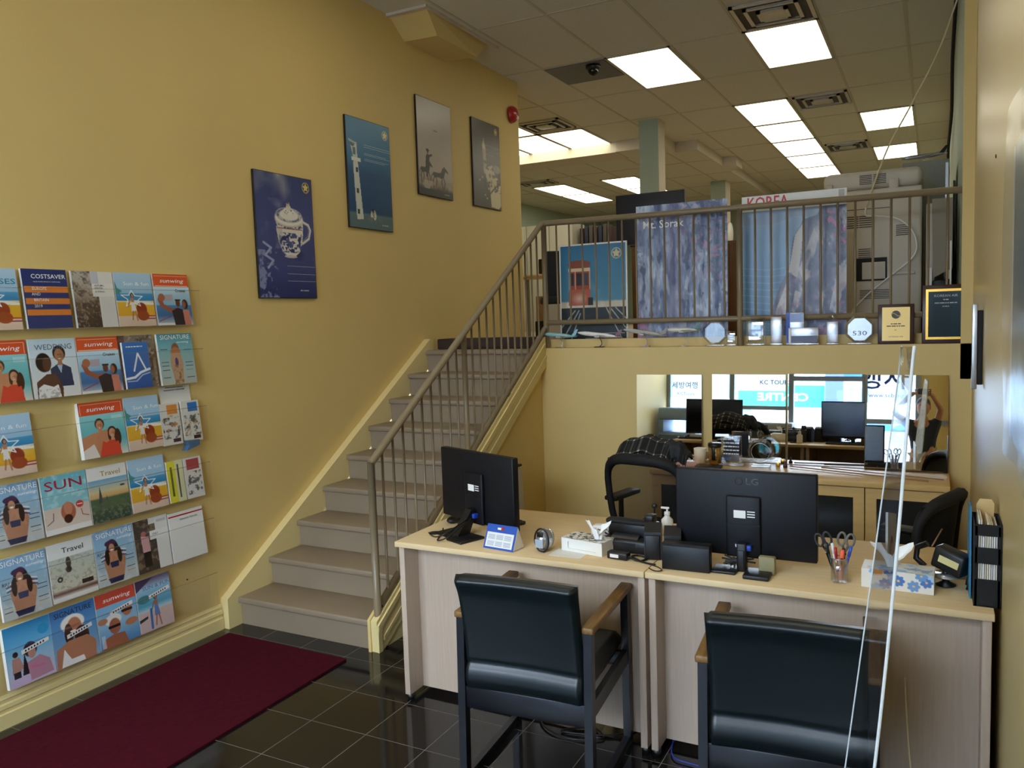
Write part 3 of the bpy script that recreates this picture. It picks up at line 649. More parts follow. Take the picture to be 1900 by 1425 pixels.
def keyboard(cx, cy, rz, label):
    t = thing('keyboard', label, 'keyboard', (cx, cy, .761), rz); L('base', M().rbox(-.21, .21, -.07, .07, 0, .016, .005), BLACK, t)
    k = M()
    for r_ in range(5):
        for c_ in range(18): k.box(-.2+c_*.0222, -.2+c_*.0222+.018, -.058+r_*.024, -.058+r_*.024+.019, .016, .020)
    L('keys', k, BLACKM, t); return t
keyboard(1.72, 3.08, math.radians(-20), 'black keyboard behind the angled monitor on the left desk')
keyboard(3.05, 3.05, 0, 'black keyboard behind the large monitor on the right desk')
solo('computer_mouse', M().ball((1.59, 2.985, .775), .032, .05, .018), BLACK, 'black mouse at the far left end of the left desk', 'mouse')
solo('note_pad', M().box(1.63, 1.78, 3.03, 3.13, .761, .80), WHITE, 'white note pad box beyond the keyboard on the left desk', 'note pad')
t = thing('desk_calendar', 'blue and white tent calendar beside the angled monitor', 'calendar', (2.02, 2.648, .761), math.radians(-7))
L('stand', M().prism([(-.005, 0), (.085, 0), (.042, .098), (.038, .098)], -.078, .078, 'x'), mat('calendar_blue', '1d4fae', .4), t)
def slope(b, x0, x1, v0, v1, off, m=0):   # patch on the sloping front
    def P(x, v): return (x, -.005+.043*v-off, .098*v+off*.4)
    return b.add([P(x0, v0), P(x1, v0), P(x1, v1), P(x0, v1)], [(0, 1, 2, 3)], m)
b = slope(M(), -.07, .07, .08, .68, .0012); L('month_page', b, PAPER, t)
b = M()
for i in range(2):
    for j in range(3):
        for r_ in range(4): slope(b, -.062+j*.043, -.026+j*.043, .14+i*.27+r_*.05, .16+i*.27+r_*.05, .002)
L('dates', b, mat('date_blue', '7f93b8', .7), t)
L('side_flap', M().prism([(-.002, .002), (.082, .002), (.04, .095)], .0785, .0795, 'x'), WHITE, t)
b = M(); slope(b, .0, .012, .78, .92, .002, 0); slope(b, -.02, -.002, .80, .88, .002, 1); L('mark', b, [RED, WINK], t)
t = thing('desk_gadget', 'silver oval desk gadget with dark rim beside the blue calendar', 'desk gadget', (2.215, 2.715, .761), math.radians(-8))
L('body', M().ball((0, 0, .048), .034, .05, .048), SILVER, t); L('rim', M().tube([(.035*math.cos(a*PI/12), -.03, .05+.05*math.sin(a*PI/12)) for a in range(24)], .004, closed=True), BLACK, t); L('display', M().rbox(-.02, .02, -.053, -.046, .022, .058, .002), mat('display_grey', 'a8b4c2', .2), t); L('button', M().rbox(-.014, .014, -.047, -.038, .066, .088, .003), BLACK, t)
t = thing('tissue_box', 'white tissue box with black patterned top on the left desk', 'tissue box', (2.385, 2.78, .761), math.radians(-10))
L('carton', M().box(-.10, -.07, -.055, .055, 0, .055).box(.07, .10, -.055, .055, 0, .055).box(-.07, .07, -.045, .055, 0, .055).box(-.07, .07, -.055, -.045, .042, .055).box(-.07, .07, -.055, -.045, 0, .012), WHITE, t)
cv = Cv(60, 34, 'efece6'); cv.splat(4, 9, .55, '16161a', k=20); L('patterned_top', pic_mesh('tissue_top', cv, .20, .11), None, t); t.children[-1].rotation_euler = (-PI/2, 0, 0); t.children[-1].location = (-.1, -.055, .0562)
def tissue(t, x, y, z, s=1, m=TISSUE):
    rnd = random.Random(int(x*999)+3)
    def fn(u, v):
        a = u*2*PI; r = (.010+.026*v**1.5)*s*(1+.5*math.sin(2*a+v*2)+.15*math.sin(5*a)); return (x+r*math.cos(a)*1.2, y+r*math.sin(a)*.7, z+.055*v*s*(1+.45*math.sin(2*a+1)+.1*math.sin(7*a)))
    return L('tissue', M().grid(fn, 28, 8), m, t)
tissue(t, .05, .0, .056, 1.0)
cv = Cv(40, 40, 'eeebe6'); cv.splat(14, 12, .5, '15151c', k=20)
t2 = thing('fabric_pouch', 'white pouch with black pattern standing behind the tissue box', 'pouch', (2.415, 2.93, .761)); L('pouch', M().rbox(-.07, .07, -.035, .035, 0, .075, .02, seg=3), WHITE, t2); o = L('pattern', pic_mesh('pouch_pat', cv, .12, .06), None, t2); o.location = (-.06, -.0365, .008)
solo('paper_sheet', M().box(2.255, 2.40, 2.655, 2.76, .7605, .7615), PAPER, 'loose white sheet under the tissue box', 'paper')
t = thing('card_terminal', 'black desktop printer with curved cover beside the two speakers', 'printer', (2.545, 2.87, .761), math.radians(-4))
L('body', M().rbox(-.105, .105, -.075, .075, 0, .055, .008).rbox(-.105, .105, -.01, .075, .05, .115, .012), BLACK, t); L('lid', M().rbox(-.11, .075, -.02, .03, .105, .125, .008), BLACKM, t); L('output_tray', M().prism([(-.078, .03), (-.02, .045), (-.02, .07), (-.078, .045)], -.07, .05, 'x'), mat('tray_black', '222327', .3), t); L('hinge_block', M().rbox(.06, .10, .0, .05, .115, .15, .006), BLACK, t)
t = thing('power_adapter', 'black power adapter with white label lying before the small printer', 'power adapter', (2.545, 2.715, .761), math.radians(-6)); L('brick', M().rbox(-.045, .045, -.02, .02, 0, .03, .005), BLACK, t); L('sticker', M().box(-.03, .008, -.0212, -.0202, .008, .022), WHITE, t)
cable('coiled_cable', [(2.59, 2.71, .775), (2.63, 2.70, .766), (2.66, 2.74, .766), (2.62, 2.76, .768), (2.60, 2.72, .775), (2.66, 2.69, .766), (2.71, 2.68, .765)], .004, BLACK, 'coiled black cord beside the power adapter')
cable('coiled_cable', [(2.63, 2.70, .765), (2.72, 2.66, .765), (2.755, 2.62, .765), (2.73, 2.605, .765), (2.70, 2.63, .765)], .0022, BLACK, 'thin cord looping near the front edge of the left desk')
def speaker(x, y, label):
    t = thing('speaker', label, 'speaker', (x, y, .761), math.radians(14), 'desktop speakers')
    L('cabinet', M().prism([(-.05, 0), (.05, 0), (.045, .125), (.01, .14), (-.04, .11)], -.034, .034, 'x'), BLACK, t); L('grille', M().rbox(-.03, .03, .045, .053, .01, .12, .006), BLACKM, t); L('rear_ridge', M().rbox(-.03, .03, -.056, -.046, .0, .10, .003), BLACK, t); return t
speaker(2.665, 2.80, 'black desktop speaker nearer the small printer'); speaker(2.755, 2.775, 'black desktop speaker tucked behind the black letter tray')
t = thing('sanitizer_bottle', 'white pump bottle behind the speakers and beside the large monitor', 'pump bottle', (2.625, 3.13, .761)); L('bottle', M().lathe([(.024, 0), (.026, .01), (.026, .07), (.012, .085), (.012, .09), (.0001, .09)]), WHITE, t); L('pump', M().lathe([(.013, .09), (.013, .105), (.004, .107), (.004, .12), (.0001, .12)]).rbox(-.028, .01, -.006, .006, .118, .127, .003), WHITE, t)
t = thing('webcam', 'small black webcam on a thin stalk behind the speakers', 'webcam', (2.57, 3.12, .761)); L('stalk', M().tube([(0, 0, 0), (0, 0, .12)], .004).lathe([(.03, 0), (.03, .006), (.0001, .008)]), BLACK, t); L('camera_head', M().ball((0, 0, .13), .014, .012, .012), BLACK, t)
t = thing('folder_box', 'flat black folder box standing before the large monitor', 'folder box', (2.84, 2.675, .761), math.radians(2)); L('box', M().rbox(-.095, .09, -.02, .03, 0, .105, .003), BLACK, t); L('lip', M().box(-.093, .088, -.0205, -.0195, .094, .104), BLACKM, t)
b = M(); rnd = random.Random(4)
for i in range(9): a = rnd.random()*PI; x = 3.0+rnd.random()*.04; b.tube([(x-.05*math.cos(a), 2.75+.02*math.sin(a), .766+.05*rnd.random()), (x, 2.74, .80), (x+.05*math.cos(a), 2.76-.02*math.sin(a), .766+.05*rnd.random())], .0035)
solo('cable_tangle', b, BLACK, 'tangle of black cables beneath the large monitor', 'cables')
solo('label_dock', M().rbox(3.10, 3.16, 2.72, 2.75, .761, .83, .005), mat('olive_label', '8d8560', .6), 'small dock with a yellowish label behind the monitor foot', 'dock')
# pen pot
t = thing('pen_pot', 'round wire and glass pen pot on the right desk', 'pen pot', (3.382, 2.755, .761))
L('pot', M().lathe([(.030, 0), (.030, .085), (.0285, .085), (.0285, .003), (.0001, .003)], n=24), CRYS, t); L('rim', M().tube([(.030*math.cos(a*PI/10), .030*math.sin(a*PI/10), .086) for a in range(20)], .0015, closed=True), SILVER, t)
PX, PY, PZ = 3.382, 2.755, .766
pens = [('pen', 'dark pen leaning left in the pen pot', -.018, 0, .14, '1a1a22'), ('marker', 'red marker in the pen pot', -.006, -.012, .12, 'b3202a'), ('pen', 'blue pen in the pen pot, right of the orange cutter', .016, -.006, .13, '2850b8'), ('pen', 'white capped pen in the pen pot', -.010, .006, .135, 'e3e0da'), ('marker', 'black marker in the pen pot', .006, .012, .12, '222226')]
for nm, lb, dx, dy, h_, c in pens:
    t = thing(nm, lb, 'pen', (PX+dx*.7, PY+dy*.7, PZ), (dy*6, dx*14, 0)); L('barrel', M().lathe([(.0045, 0), (.0045, h_*.7)], n=10), mat('pen_'+c, c, .35), t); L('cap', M().lathe([(.0055, h_*.7), (.0055, h_*.98), (.0001, h_)], n=10), mat('pen_'+c, c, .35), t)
t = thing('cutter', 'orange utility cutter standing in the pen pot', 'cutter', (PX+.004, PY-.012, PZ), (0, .06, 0)); L('handle', M().rbox(-.008, .008, -.004, .004, 0, .115, .003), ORNG, t); L('slider', M().rbox(-.004, .004, -.007, -.004, .06, .085, .002), BLACK, t)
def scissors(dx, rz, label, col):
    t = thing('scissors', label, 'scissors', (PX+dx, PY+.004, PZ), (0, rz, 0)); gm = mat('grip_'+col, col, .45)
    L('blades', M().prism([(-.004, .0), (.004, .0), (.007, .10), (-.007, .10)], -.001, .001, 'y'), CHROME, t)
    for s in (-1, 1): L('handle_loop', M().tube([(s*.015+.013*math.cos(a*PI/8)*1.0, 0, .150+.024*math.sin(a*PI/8)) for a in range(16)], .0042, closed=True).tube([(0, 0, .10), (s*.010, 0, .128)], .0045), gm, t)
scissors(.004, .12, 'grey handled scissors standing highest in the pen pot', '6b6660'); scissors(-.012, -.3, 'dark handled scissors leaning left in the pen pot', '2b2b30')
# floral tissue box
t = thing('tissue_box', 'floral blue and orange tissue box on the right desk behind the clear screen', 'tissue box', (3.575, 2.77, .761), math.radians(-2))
L('carton', M().box(-.115, .115, -.055, .055, 0, .068), WHITE, t)
cv = Cv(110, 34, 'e6e3da'); rnd = random.Random(8)
for i in range(12):
    cx, cy = rnd.random(), rnd.random(); cc = rnd.choice(['6d9bd1', '8fb7e0', 'f0a24f', '4f7cc0', 'a9c8e6'])
    for j in range(7): a = j*2*PI/7; cv.ell(cx+.05*math.cos(a), cy+.16*math.sin(a), .045, .10, cc, a)
    cv.ell(cx, cy, .02, .06, 'f3c070')
o = L('printed_front', pic_mesh('tissue_flower', cv, .23, .068), None, t); o.location = (-.115, -.0556, 0)
cv2 = Cv(70, 34, 'e6e3da'); cv2.splat(2, 5, .5, '7fa8d6', k=8); o = L('printed_top', pic_mesh('tissue_flower_top', cv2, .23, .11), None, t); o.location = (-.115, -.055, .0686); o.rotation_euler = (-PI/2, 0, 0)
tissue(t, -.02, 0, .069, 1.1)
# white card stand + clear screen
t = thing('card_stand', 'white upright sign card behind the clear screen on the right desk', 'sign card', (3.545, 2.93, .761), math.radians(84)); L('card', M().prism([(-.10, 0), (.10, 0), (.10, .20), (-.10, .25)], -.004, .004, 'y'), WHITE, t); L('picture', M().ball((-.02, -.005, .10), .03, .001, .045), RED, t); L('foot', M().rbox(-.06, .06, -.03, .03, 0, .006, .002), WHITE, t)
t = thing('clear_screen', 'tall clear acrylic screen with a bright edge standing beside the right armchair', 'acrylic screen', (3.55, 1.95, 0))
def gx(z, far=0): return 3.500+.083*z+.010*math.sin((z-.2)*2.2)-far*(.030+.050*(1-(z/1.655)**2))
def gy(z, far): s = 0 if z < 1.5 else ((z-1.5)/.155)**2; return (1.76+.13*s) if not far else (2.06-.13*s)
b = M().grid(lambda u, v: (gx(1.655*v, u), gy(1.655*v, 0)*(1-u)+gy(1.655*v, 1)*u, 1.655*v), 6, 60); O('sheet', b, glassy('acrylic_sheet', (.90, .92, .95), .16, .75, .05), t)
zz = [1.655*i/60 for i in range(61)]
ed = [(gx(z), gy(z, 0), z) for z in zz]; ed2 = [(gx(z, 1), gy(z, 1), z) for z in reversed(zz)]
O('edge_strip', M().tube(ed, .0045, n=6), mat('frosted_edge', 'dfe5e6', .3), t); O('far_edge', M().tube(ed2, .002, n=6), mat('frosted_edge', 'dfe5e6', .3), t); O('foot', M().rbox(3.40, 3.52, 1.74, 2.08, 0, .012, .004), glassy('acrylic_edge', (.85, .9, .9), .35, .8, .2), t)
# telephone with holder
t = thing('telephone', 'black desk telephone unit with label on a silver round base', 'telephone', (3.725, 2.84, .761), math.radians(-28))
L('base', M().lathe([(.030, 0), (.034, .004), (.012, .016), (.012, .035), (.0001, .036)], n=24), BLACK, t); L('disc', M().lathe([(.048, .034), (.05, .040), (.0001, .044)], n=24), SILVER, t)
L('body', M().rbox(-.06, .05, -.03, .035, .055, .135, .010, X=Ry(.25)), BLACK, t); L('label', M().box(-.035, .035, -.0315, -.0305, .085, .110, X=Ry(.25)), mat('label_yellow', 'd8c98c', .6), t); L('neck', M().tube([(0, 0, .04), (0, 0, .07)], .012), BLACK, t)
L('handset', M().tube([(-.06, -.01, .14), (-.095, -.015, .12), (-.10, -.015, .08), (-.07, -.01, .055)], .011), BLACK, t); L('stylus', M().tube([(-.05, 0, .13), (-.015, .0, .20)], .003), BROWNW, t)
cable('telephone_wire', [(3.79, 2.80, .766), (3.80, 2.83, .80), (3.785, 2.85, .85), (3.80, 2.87, .83), (3.79, 2.84, .77)], .005, BLACK, 'black cord bunched between the telephone and the file tower')
# file tower
t = thing('file_tower', 'tall black file tower full of papers at the right end of the desk', 'file holder', (3.842, 2.74, .735))
b = M().rbox(3.805, 3.879, 2.65, 2.658, .762, 1.03, .002); b.v = []; b.f = []; b.m = []; b.sm = []
for z0, z1 in ((.762, .852), (.905, .958), (.998, 1.035)): b.box(3.806, 3.879, 2.655, 2.66, z0, z1)
for x0, x1 in ((3.806, 3.813), (3.872, 3.879)): b.box(x0, x1, 2.655, 2.66, .76, 1.03)
b.box(3.803, 3.806, 2.655, 2.83, .762, 1.035).box(3.879, 3.882, 2.655, 2.83, .762, 1.035).box(3.803, 3.882, 2.83, 2.834, .762, 1.035).box(3.803, 3.882, 2.655, 2.834, .760, .764)
O('holder', b, BLACKM, t)
rnd = random.Random(2); x = 3.816; i = 0
FL = ['e7e2d6', 'd9d2c0', 'f1efe8', 'cfc7b4', 'e9dfc4']
while x < 3.87:
    solo('paper_file', M().box(x, x+.0045, 2.665, 2.82, .766, .99+.06*rnd.random()), mat('file_'+FL[i % 5], FL[i % 5], .8), 'pale paper file packed upright in the black file tower', 'file', 'files in the black tower'); x += .0062; i += 1
solo('manila_folder', M().prism([(3.815, .766), (3.868, .766), (3.868, 1.07), (3.86, 1.085), (3.825, 1.085), (3.815, 1.065)], 2.822, 2.827, 'y'), mat('manila', 'd9b980', .7), 'manila folder sticking out of the top of the file tower', 'folder')
solo('blue_folder', M().prism([(2.72, .764), (2.90, .764), (2.90, 1.06), (2.74, 1.075)], 3.793, 3.7985, 'x'), mat('teal_folder', '2f7fa6', .5), 'blue folder leaning against the file tower', 'folder')
solo('magazine_stack', M().rbox(3.73, 3.79, 2.93, 3.15, .761, .80, .003), mat('grey_paper', '9aa0a8', .7), 'stack of grey papers behind the telephone', 'papers')
# things behind and under the desks
t = thing('carton', 'pale flat carton leaning against the stair side wall behind the left desk', 'carton', (1.33, 4.2, 0)); O('panel', M().prism([(3.95, 0), (4.35, 0), (4.30, .77), (4.0, .79)], 1.10, 1.30, 'x'), mat('carton_white', 'd8cdb8', .7), t); O('edge', M().box(1.12, 1.30, 3.96, 4.3, .788, .80), BLACKM, t)
cable('floor_cable', [(2.1, 2.85, .01), (2.2, 2.66, .01), (2.35, 2.60, .008), (2.48, 2.66, .008), (2.40, 2.72, .008), (2.3, 2.64, .008), (2.52, 2.70, .01), (2.6, 2.85, .01)], .004, BLACK, 'black cables spilling out under the left desk')
cable('network_cable', [(2.73, 2.9, .01), (2.77, 2.66, .01), (2.85, 2.62, .008), (2.95, 2.64, .008), (3.0, 2.8, .01)], .003, BLUE, 'blue network cable under the right desk')
cable('cord', [(3.60, 2.72, .45), (3.63, 2.5, .2), (3.70, 2.35, .01), (3.74, 1.8, .008)], .0025, mat('cream_cord', 'd9cba0', .6), 'thin cream cord hanging down beside the right desk')
# carpet runner
solo('carpet_runner', M().prism([(.115, .2), (.975, .2), (.975, 2.855), (.115, 2.87)], .001, .010, 'z'), CARP, 'maroon carpet runner on the black tiles at the foot of the stairs', 'carpet')
bpy.data.objects['carpet_runner'].location.x += 0
# mat on the landing
solo('door_mat', M().rbox(.10, .98, 5.20, 5.42, ZU, ZU+.085, .01), mat('brown_mat', '3b2c25', .95, bump=.8, bs=200), 'rolled dark brown mat on the stair landing', 'mat')
# ---------------------------------------------------------------- photographer (reflected in the right mirror)
def skin_body(name, joints, edges, m, parent, sub=2, root=0, label=None):
    me = bpy.data.meshes.new(name); me.from_pydata([j[:3] for j in joints], edges, []); o = bpy.data.objects.new(name, me); C.objects.link(o)
    md = o.modifiers.new('skin', 'SKIN'); md.use_smooth_shade = True
    for i, j in enumerate(joints):
        sv = me.skin_vertices[0].data[i]; rr = j[3]; sv.radius = rr if isinstance(rr, tuple) else (rr, rr); sv.use_root = (i == root)
    ms = o.modifiers.new('sub', 'SUBSURF'); ms.levels = sub; ms.render_levels = sub
    dg = bpy.context.evaluated_depsgraph_get(); mm = bpy.data.meshes.new_from_object(o.evaluated_get(dg)); bpy.data.objects.remove(o)
    mm.materials.clear(); mm.materials.append(m)
    for p in mm.polygons: p.use_smooth = True
    q = bpy.data.objects.new(name, mm); C.objects.link(q); q.parent = parent
    if label: q['label'] = label
    return q
pt = thing('person', 'person in dark navy shirt holding a phone overhead, seen in the right mirror', 'person', (3.57, -.78, 0))
J = [(0, 0, .95, (.15, .10)), (0, .0, 1.15, (.13, .09)), (0, 0, 1.34, (.15, .09)), (0, .01, 1.43, .055), (0, .02, 1.50, .05),
     (-.17, 0, 1.37, .052), (-.33, .12, 1.50, .040), (-.15, .33, 1.70, .028), (-.09, .38, 1.735, .025),
     (.15, 0, 1.37, .052), (.20, .10, 1.55, .040), (.10, .33, 1.71, .028), (.06, .38, 1.735, .025),
     (-.09, 0, .85, .085), (-.10, .01, .48, .055), (-.10, -.01, .08, .038), (-.10, .12, .04, .035),
     (.09, 0, .85, .085), (.10, .01, .48, .055), (.10, -.01, .08, .038), (.10, .12, .04, .035)]
E_ = [(0, 1), (1, 2), (2, 3), (3, 4), (2, 5), (5, 6), (6, 7), (7, 8), (2, 9), (9, 10), (10, 11), (11, 12), (0, 13), (13, 14), (14, 15), (15, 16), (0, 17), (17, 18), (18, 19), (19, 20)]
skin_body('body', J, E_, SKIN, pt)
b = M().ball((0, .03, 1.585), .075, .095, .115, n=20, k=14); b.ball((0, .125, 1.575), .012, .02, .02); b.ball((-.078, .03, 1.58), .012, .02, .03); b.ball((.078, .03, 1.58), .012, .02, .03)
L('head', b, SKIN, pt); b = M()
for s in (-1, 1): b.ball((s*.03, .118, 1.60), .011, .008, .008)
b.ball((0, .120, 1.535), .024, .008, .006); L('face_detail', b, INK, pt)
L('hair', M().ball((0, .012, 1.625), .083, .098, .09, n=20, k=12), mat('dark_hair', '1c1a1d', .6), pt)
shirt = [(0, 0, .93, (.165, .115)), (0, 0, 1.15, (.148, .106)), (0, 0, 1.33, (.168, .105)), (0, .005, 1.405, .075), (-.17, 0, 1.37, .066), (-.25, .06, 1.44, .056), (.15, 0, 1.37, .066), (.18, .06, 1.46, .056)]
skin_body('shirt', shirt, [(0, 1), (1, 2), (2, 3), (2, 4), (4, 5), (2, 6), (6, 7)], mat('navy_shirt', '232735', .85, var=.2, vs=20), pt)
skin_body('trousers', [(0, 0, .90, (.16, .11)), (-.09, 0, .82, .10), (-.10, .01, .48, .075), (-.10, 0, .12, .06), (.09, 0, .82, .10), (.10, .01, .48, .075), (.10, 0, .12, .06)], [(0, 1), (1, 2), (2, 3), (0, 4), (4, 5), (5, 6)], mat('khaki_cloth', 'a3946c', .85), pt)
for s in (-1, 1):
    for i in range(4): L('finger', M().tube([(s*.088, .385+.003*i, 1.715+.019*i), (s*.075, .405, 1.718+.019*i), (s*.055, .408, 1.72+.019*i)], [.008, .0075, .006]), SKIN, pt)
    L('thumb', M().tube([(s*.08, .37, 1.71), (s*.055, .372, 1.70), (s*.03, .375, 1.705)], [.010, .009, .007]), SKIN, pt)
for s in (-1, 1): L('shoe', M().rbox(s*.10-.045, s*.10+.045, -.07, .19, 0, .085, .03, seg=3), BLACK, pt)
t = thing('phone', 'black phone held up by the photographer in the mirror', 'phone', (3.58, -.375, 1.70)); L('case', M().rbox(-.075, .075, -.005, .005, .01, .082, .004), BLACK, t); L('lens', M().lathe([(.006, 0), (.006, .003), (.0001, .003)], X=Tr(.05, .005, .06)@Rx(-PI/2)), CHROME, t)
# ================================================================ PRINTED MATTER ON THE LEFT WALL
def maple(cv, cx, cy, r, ring='e6cf7a', fill=None):
    cv.ell(cx, cy, r/cv.asp*1.0, r, ring, soft=.05); cv.ell(cx, cy, r*.86/cv.asp, r*.86, fill or '202a55', soft=.05)
    for a in range(5): q = -PI/2+a*2*PI/5; cv.ell(cx+r*.38*math.cos(q)/cv.asp, cy+r*.38*math.sin(q), r*.24/cv.asp, r*.36, ring, q+PI/2, soft=.1)
    cv.ell(cx, cy, r*.35/cv.asp, r*.35, ring)
def poster(name, label, y, z0, W_, Hh, cv, lines, edge, tiltz=0, ink=WINK):
    t = thing(name, label, 'poster', (.002, y, z0), (0, 0, PI/2), 'framed posters stepping up the yellow wall')
    L('board', M().rbox(0, W_, -.016, 0, 0, Hh, .002), edge, t)
    o = L('print', pic_mesh('pic_'+label[:24], cv, W_-.008, Hh-.008), None, t); o.location = (.004, -.0168, .004)
    if lines:
        b = M()
        for ln in lines:
            if isinstance(ln[0], str): text(b, ln[0], ln[1], ln[2], ln[3], -.0176)
            else: b.box(ln[0], ln[1], -.0178, -.0174, ln[2], ln[2]+.0012)
        L('lettering', b, ink, t)
    return t
PW, PH = .52, .78
cv = Cv(140, 210); cv.grad([(0, '3a4378'), (.4, '4a5086'), (.75, '474c80'), (1, '31376a')])
cv.splat(1, 4, .42, 'c9c6b4', cv.mask(0, 0, .62, .30)*np.clip(1.3-abs(cv.X-.30)*3.2, 0, 1), k=4, al=.9); cv.splat(2, 5, .5, '9c9dbb', cv.mask(0, .2, .5, .6), k=5, al=.7); cv.splat(3, 6, .52, '7a7daa', cv.mask(.5, .4, 1, .75), k=5, al=.5)
cv.ell(.36, .955, .34, .0, '30356a') if False else None
cv.splat(5, 22, .50, '9aa0c4', cv.mask(0, .62, .33, 1), k=9, al=.8)
cv.line([(.10, .56), (.22, .60), (.12, .66), (.25, .70), (.16, .76)], .02, 'a3a8cc')
cv.ell(.62, .62, .20, .07, '2b3060', .4, .7, .5)
cv.line([(.78, .36), (.90, .385), (.935, .43), (.90, .50), (.78, .545)], .020, 'e4ddd0'); cv.line([(.79, .375), (.88, .395), (.905, .43), (.88, .48), (.79, .52)], .006, '9a9cb4')
cv.poly([(.325, .37), (.80, .37), (.795, .46), (.77, .55), (.72, .62), (.63, .66), (.50, .66), (.41, .62), (.36, .55), (.33, .46)], 'e6dfd2'); cv.poly([(.325, .37), (.42, .37), (.44, .60), (.50, .66), (.41, .62), (.36, .55), (.33, .46)], 'bdb9bb', .6); cv.ell(.56, .66, .12, .012, 'c9c4c0')
body = ((cv.Y > .465) & (cv.Y < .63))*np.clip(1-((cv.X-.57)/.21)**2, 0, 1)*3; cv.splat(8, 44, .50, '2c3468', np.clip(body, 0, 1), k=22, oct=2); cv.splat(28, 30, .55, '4a5590', np.clip(body, 0, 1), k=16)
band = ((cv.Y > .392+.02*(1-((cv.X-.56)/.24)**2)) & (cv.Y < .418+.02*(1-((cv.X-.56)/.24)**2)) & (cv.X > .33) & (cv.X < .79))*1.; cv.put(band*.9, '39406e'); cv.splat(7, 60, .52, 'd9d2c6', band, k=22, oct=1); band2 = ((cv.Y > .430) & (cv.Y < .440) & (cv.X > .335) & (cv.X < .785))*1.; cv.put(band2*.7, '8f4a45')
cv.ell(.56, .365, .265, .060, 'cfc9c0'); cv.ell(.56, .345, .262, .066, 'eee8dc'); cv.ell(.56, .325, .240, .062, 'c5c1c0'); cv.ell(.56, .318, .235, .060, 'ece6da')
ring = np.clip(1-abs(np.hypot((cv.X-.56)/.195, (cv.Y-.322)/.050)-1)*5, 0, 1); cv.put(ring*.9, '3a4374'); cv.splat(9, 60, .5, 'e2dccf', ring, k=22, oct=1)
cv.ell(.56, .292, .11, .032, 'f0eade'); cv.splat(10, 50, .52, '3c426f', np.clip(1-((cv.X-.56)/.10)**2-((cv.Y-.295)/.028)**2, 0, 1), k=16); cv.ell(.555, .262, .045, .026, 'e0d9cc'); cv.ell(.55, .235, .028, .024, 'c9c0b0'); cv.ell(.548, .222, .018, .012, '5a5648')
maple(cv, .885, .075, .045)
poster('wall_poster', 'blue poster of a patterned lidded teacup, lowest and leftmost on the yellow wall', 3.36, 1.925, PW, PH, cv, [(.25, .51, .205), (.25, .51, .155), (.25, .51, .11), ('AIR CANADA', .013, .40, .05)], BLACK)
cv = Cv(120, 180); cv.grad([(0, '2b77a0'), (.35, '2a6f9b'), (.5, '1d5180'), (.85, '1b4774'), (.87, '5f7a80'), (1, '54707a')])
cv.rect(0, .88, 1, 1, '5c737c'); cv.splat(3, 8, .5, '77888c', cv.mask(0, .88, 1, 1), k=5)
cv.poly([(.13, .40), (.235, .40), (.31, .915), (.165, .925)], 'cfd3cc'); cv.poly([(.075, .22), (.22, .22), (.235, .40), (.15, .40)], 'c7ccc8'); cv.rect(.10, .36, .30, .395, 'dfe2dc'); cv.ell(.13, .24, .05, .03, '40606f'); cv.rect(.135, .27, .19, .34, '58707c'); cv.line([(.06, .215), (.20, .235)], .02, '9fb0b4')
for yq in (.45, .64, .83): cv.rect(.185, yq, .235, yq+.045, '2d3c48')
cv.ell(.54, .87, .07, .06, 'd5d4cc'); cv.splat(4, 30, .5, '2b2f36', np.clip(1-((cv.X-.54)/.08)**2-((cv.Y-.88)/.06)**2, 0, 1), k=14); cv.ell(.53, .82, .03, .02, '2b2623')
maple(cv, .885, .09, .045, 'e6d79a', '2b77a0')
poster('wall_poster', 'bright blue poster of a white lighthouse, second from the bottom on the yellow wall', 4.26, 2.43, PW, PH, cv, [(.20, .51, .60), (.20, .51, .585), (.20, .46, .54), (.20, .51, .53), (.2, .49, .50), (.2, .44, .49), ('AIR CANADA', .013, .42, .04)], BLACK)
cv = Cv(110, 165); cv.grad([(0, '8e8273'), (.2, 'a3968a'), (.5, 'b3a699'), (.8, 'ab9c8c'), (.88, '8a7764'), (.93, '3a302c'), (1, '2c2524')]); cv.splat(6, 3, .5, '978a7c', k=3, al=.4)
cv.rect(.46, .305, .57, .315, '6d6358')
def horse(x, y, sx, sy, c, legs):
    P = [(0, .10), (.06, -.02), (.30, -.03), (.48, -.06), (.58, -.28), (.66, -.40), (.70, -.46), (.74, -.40), (.92, -.20), (.96, -.12), (.88, -.10), (.76, -.18), (.70, .02), (.66, .16), (.55, .26), (.30, .22), (.10, .28)]
    cv.poly([(x+a_*sx, y+b_*sy) for a_, b_ in P], c); cv.line([(x+.03*sx, y+.05*sy), (x-.08*sx, y+.25*sy), (x-.06*sx, y+.5*sy)], .010, c); cv.line([(x+.60*sx, y-.30*sy), (x+.54*sx, y+.0*sy)], .018, c)
    for a_, b_, c_ in legs: cv.line([(x+a_*sx, y+.18*sy), (x+b_*sx, y+.48*sy), (x+c_*sx, y+.80*sy)], .014, c)
horse(.40, .745, .50, .19, '1d1614', ((.10, .02, .06), (.20, .24, .16), (.56, .52, .60), (.64, .72, .66)))
horse(.06, .72, .36, .19, '2a211d', ((.10, .04, .08), (.22, .26, .2), (.58, .54, .6), (.64, .74, .70)))
cv.poly([(.20, .73), (.22, .60), (.26, .565), (.31, .575), (.40, .56), (.41, .575), (.33, .60), (.31, .64), (.32, .73)], '1f1816'); cv.ell(.275, .545, .026, .018, '1f1816'); cv.ell(.275, .532, .06, .007, '1f1816'); cv.rect(.25, .515, .30, .533, '1f1816'); cv.line([(.24, .70), (.23, .80)], .02, '1f1816')
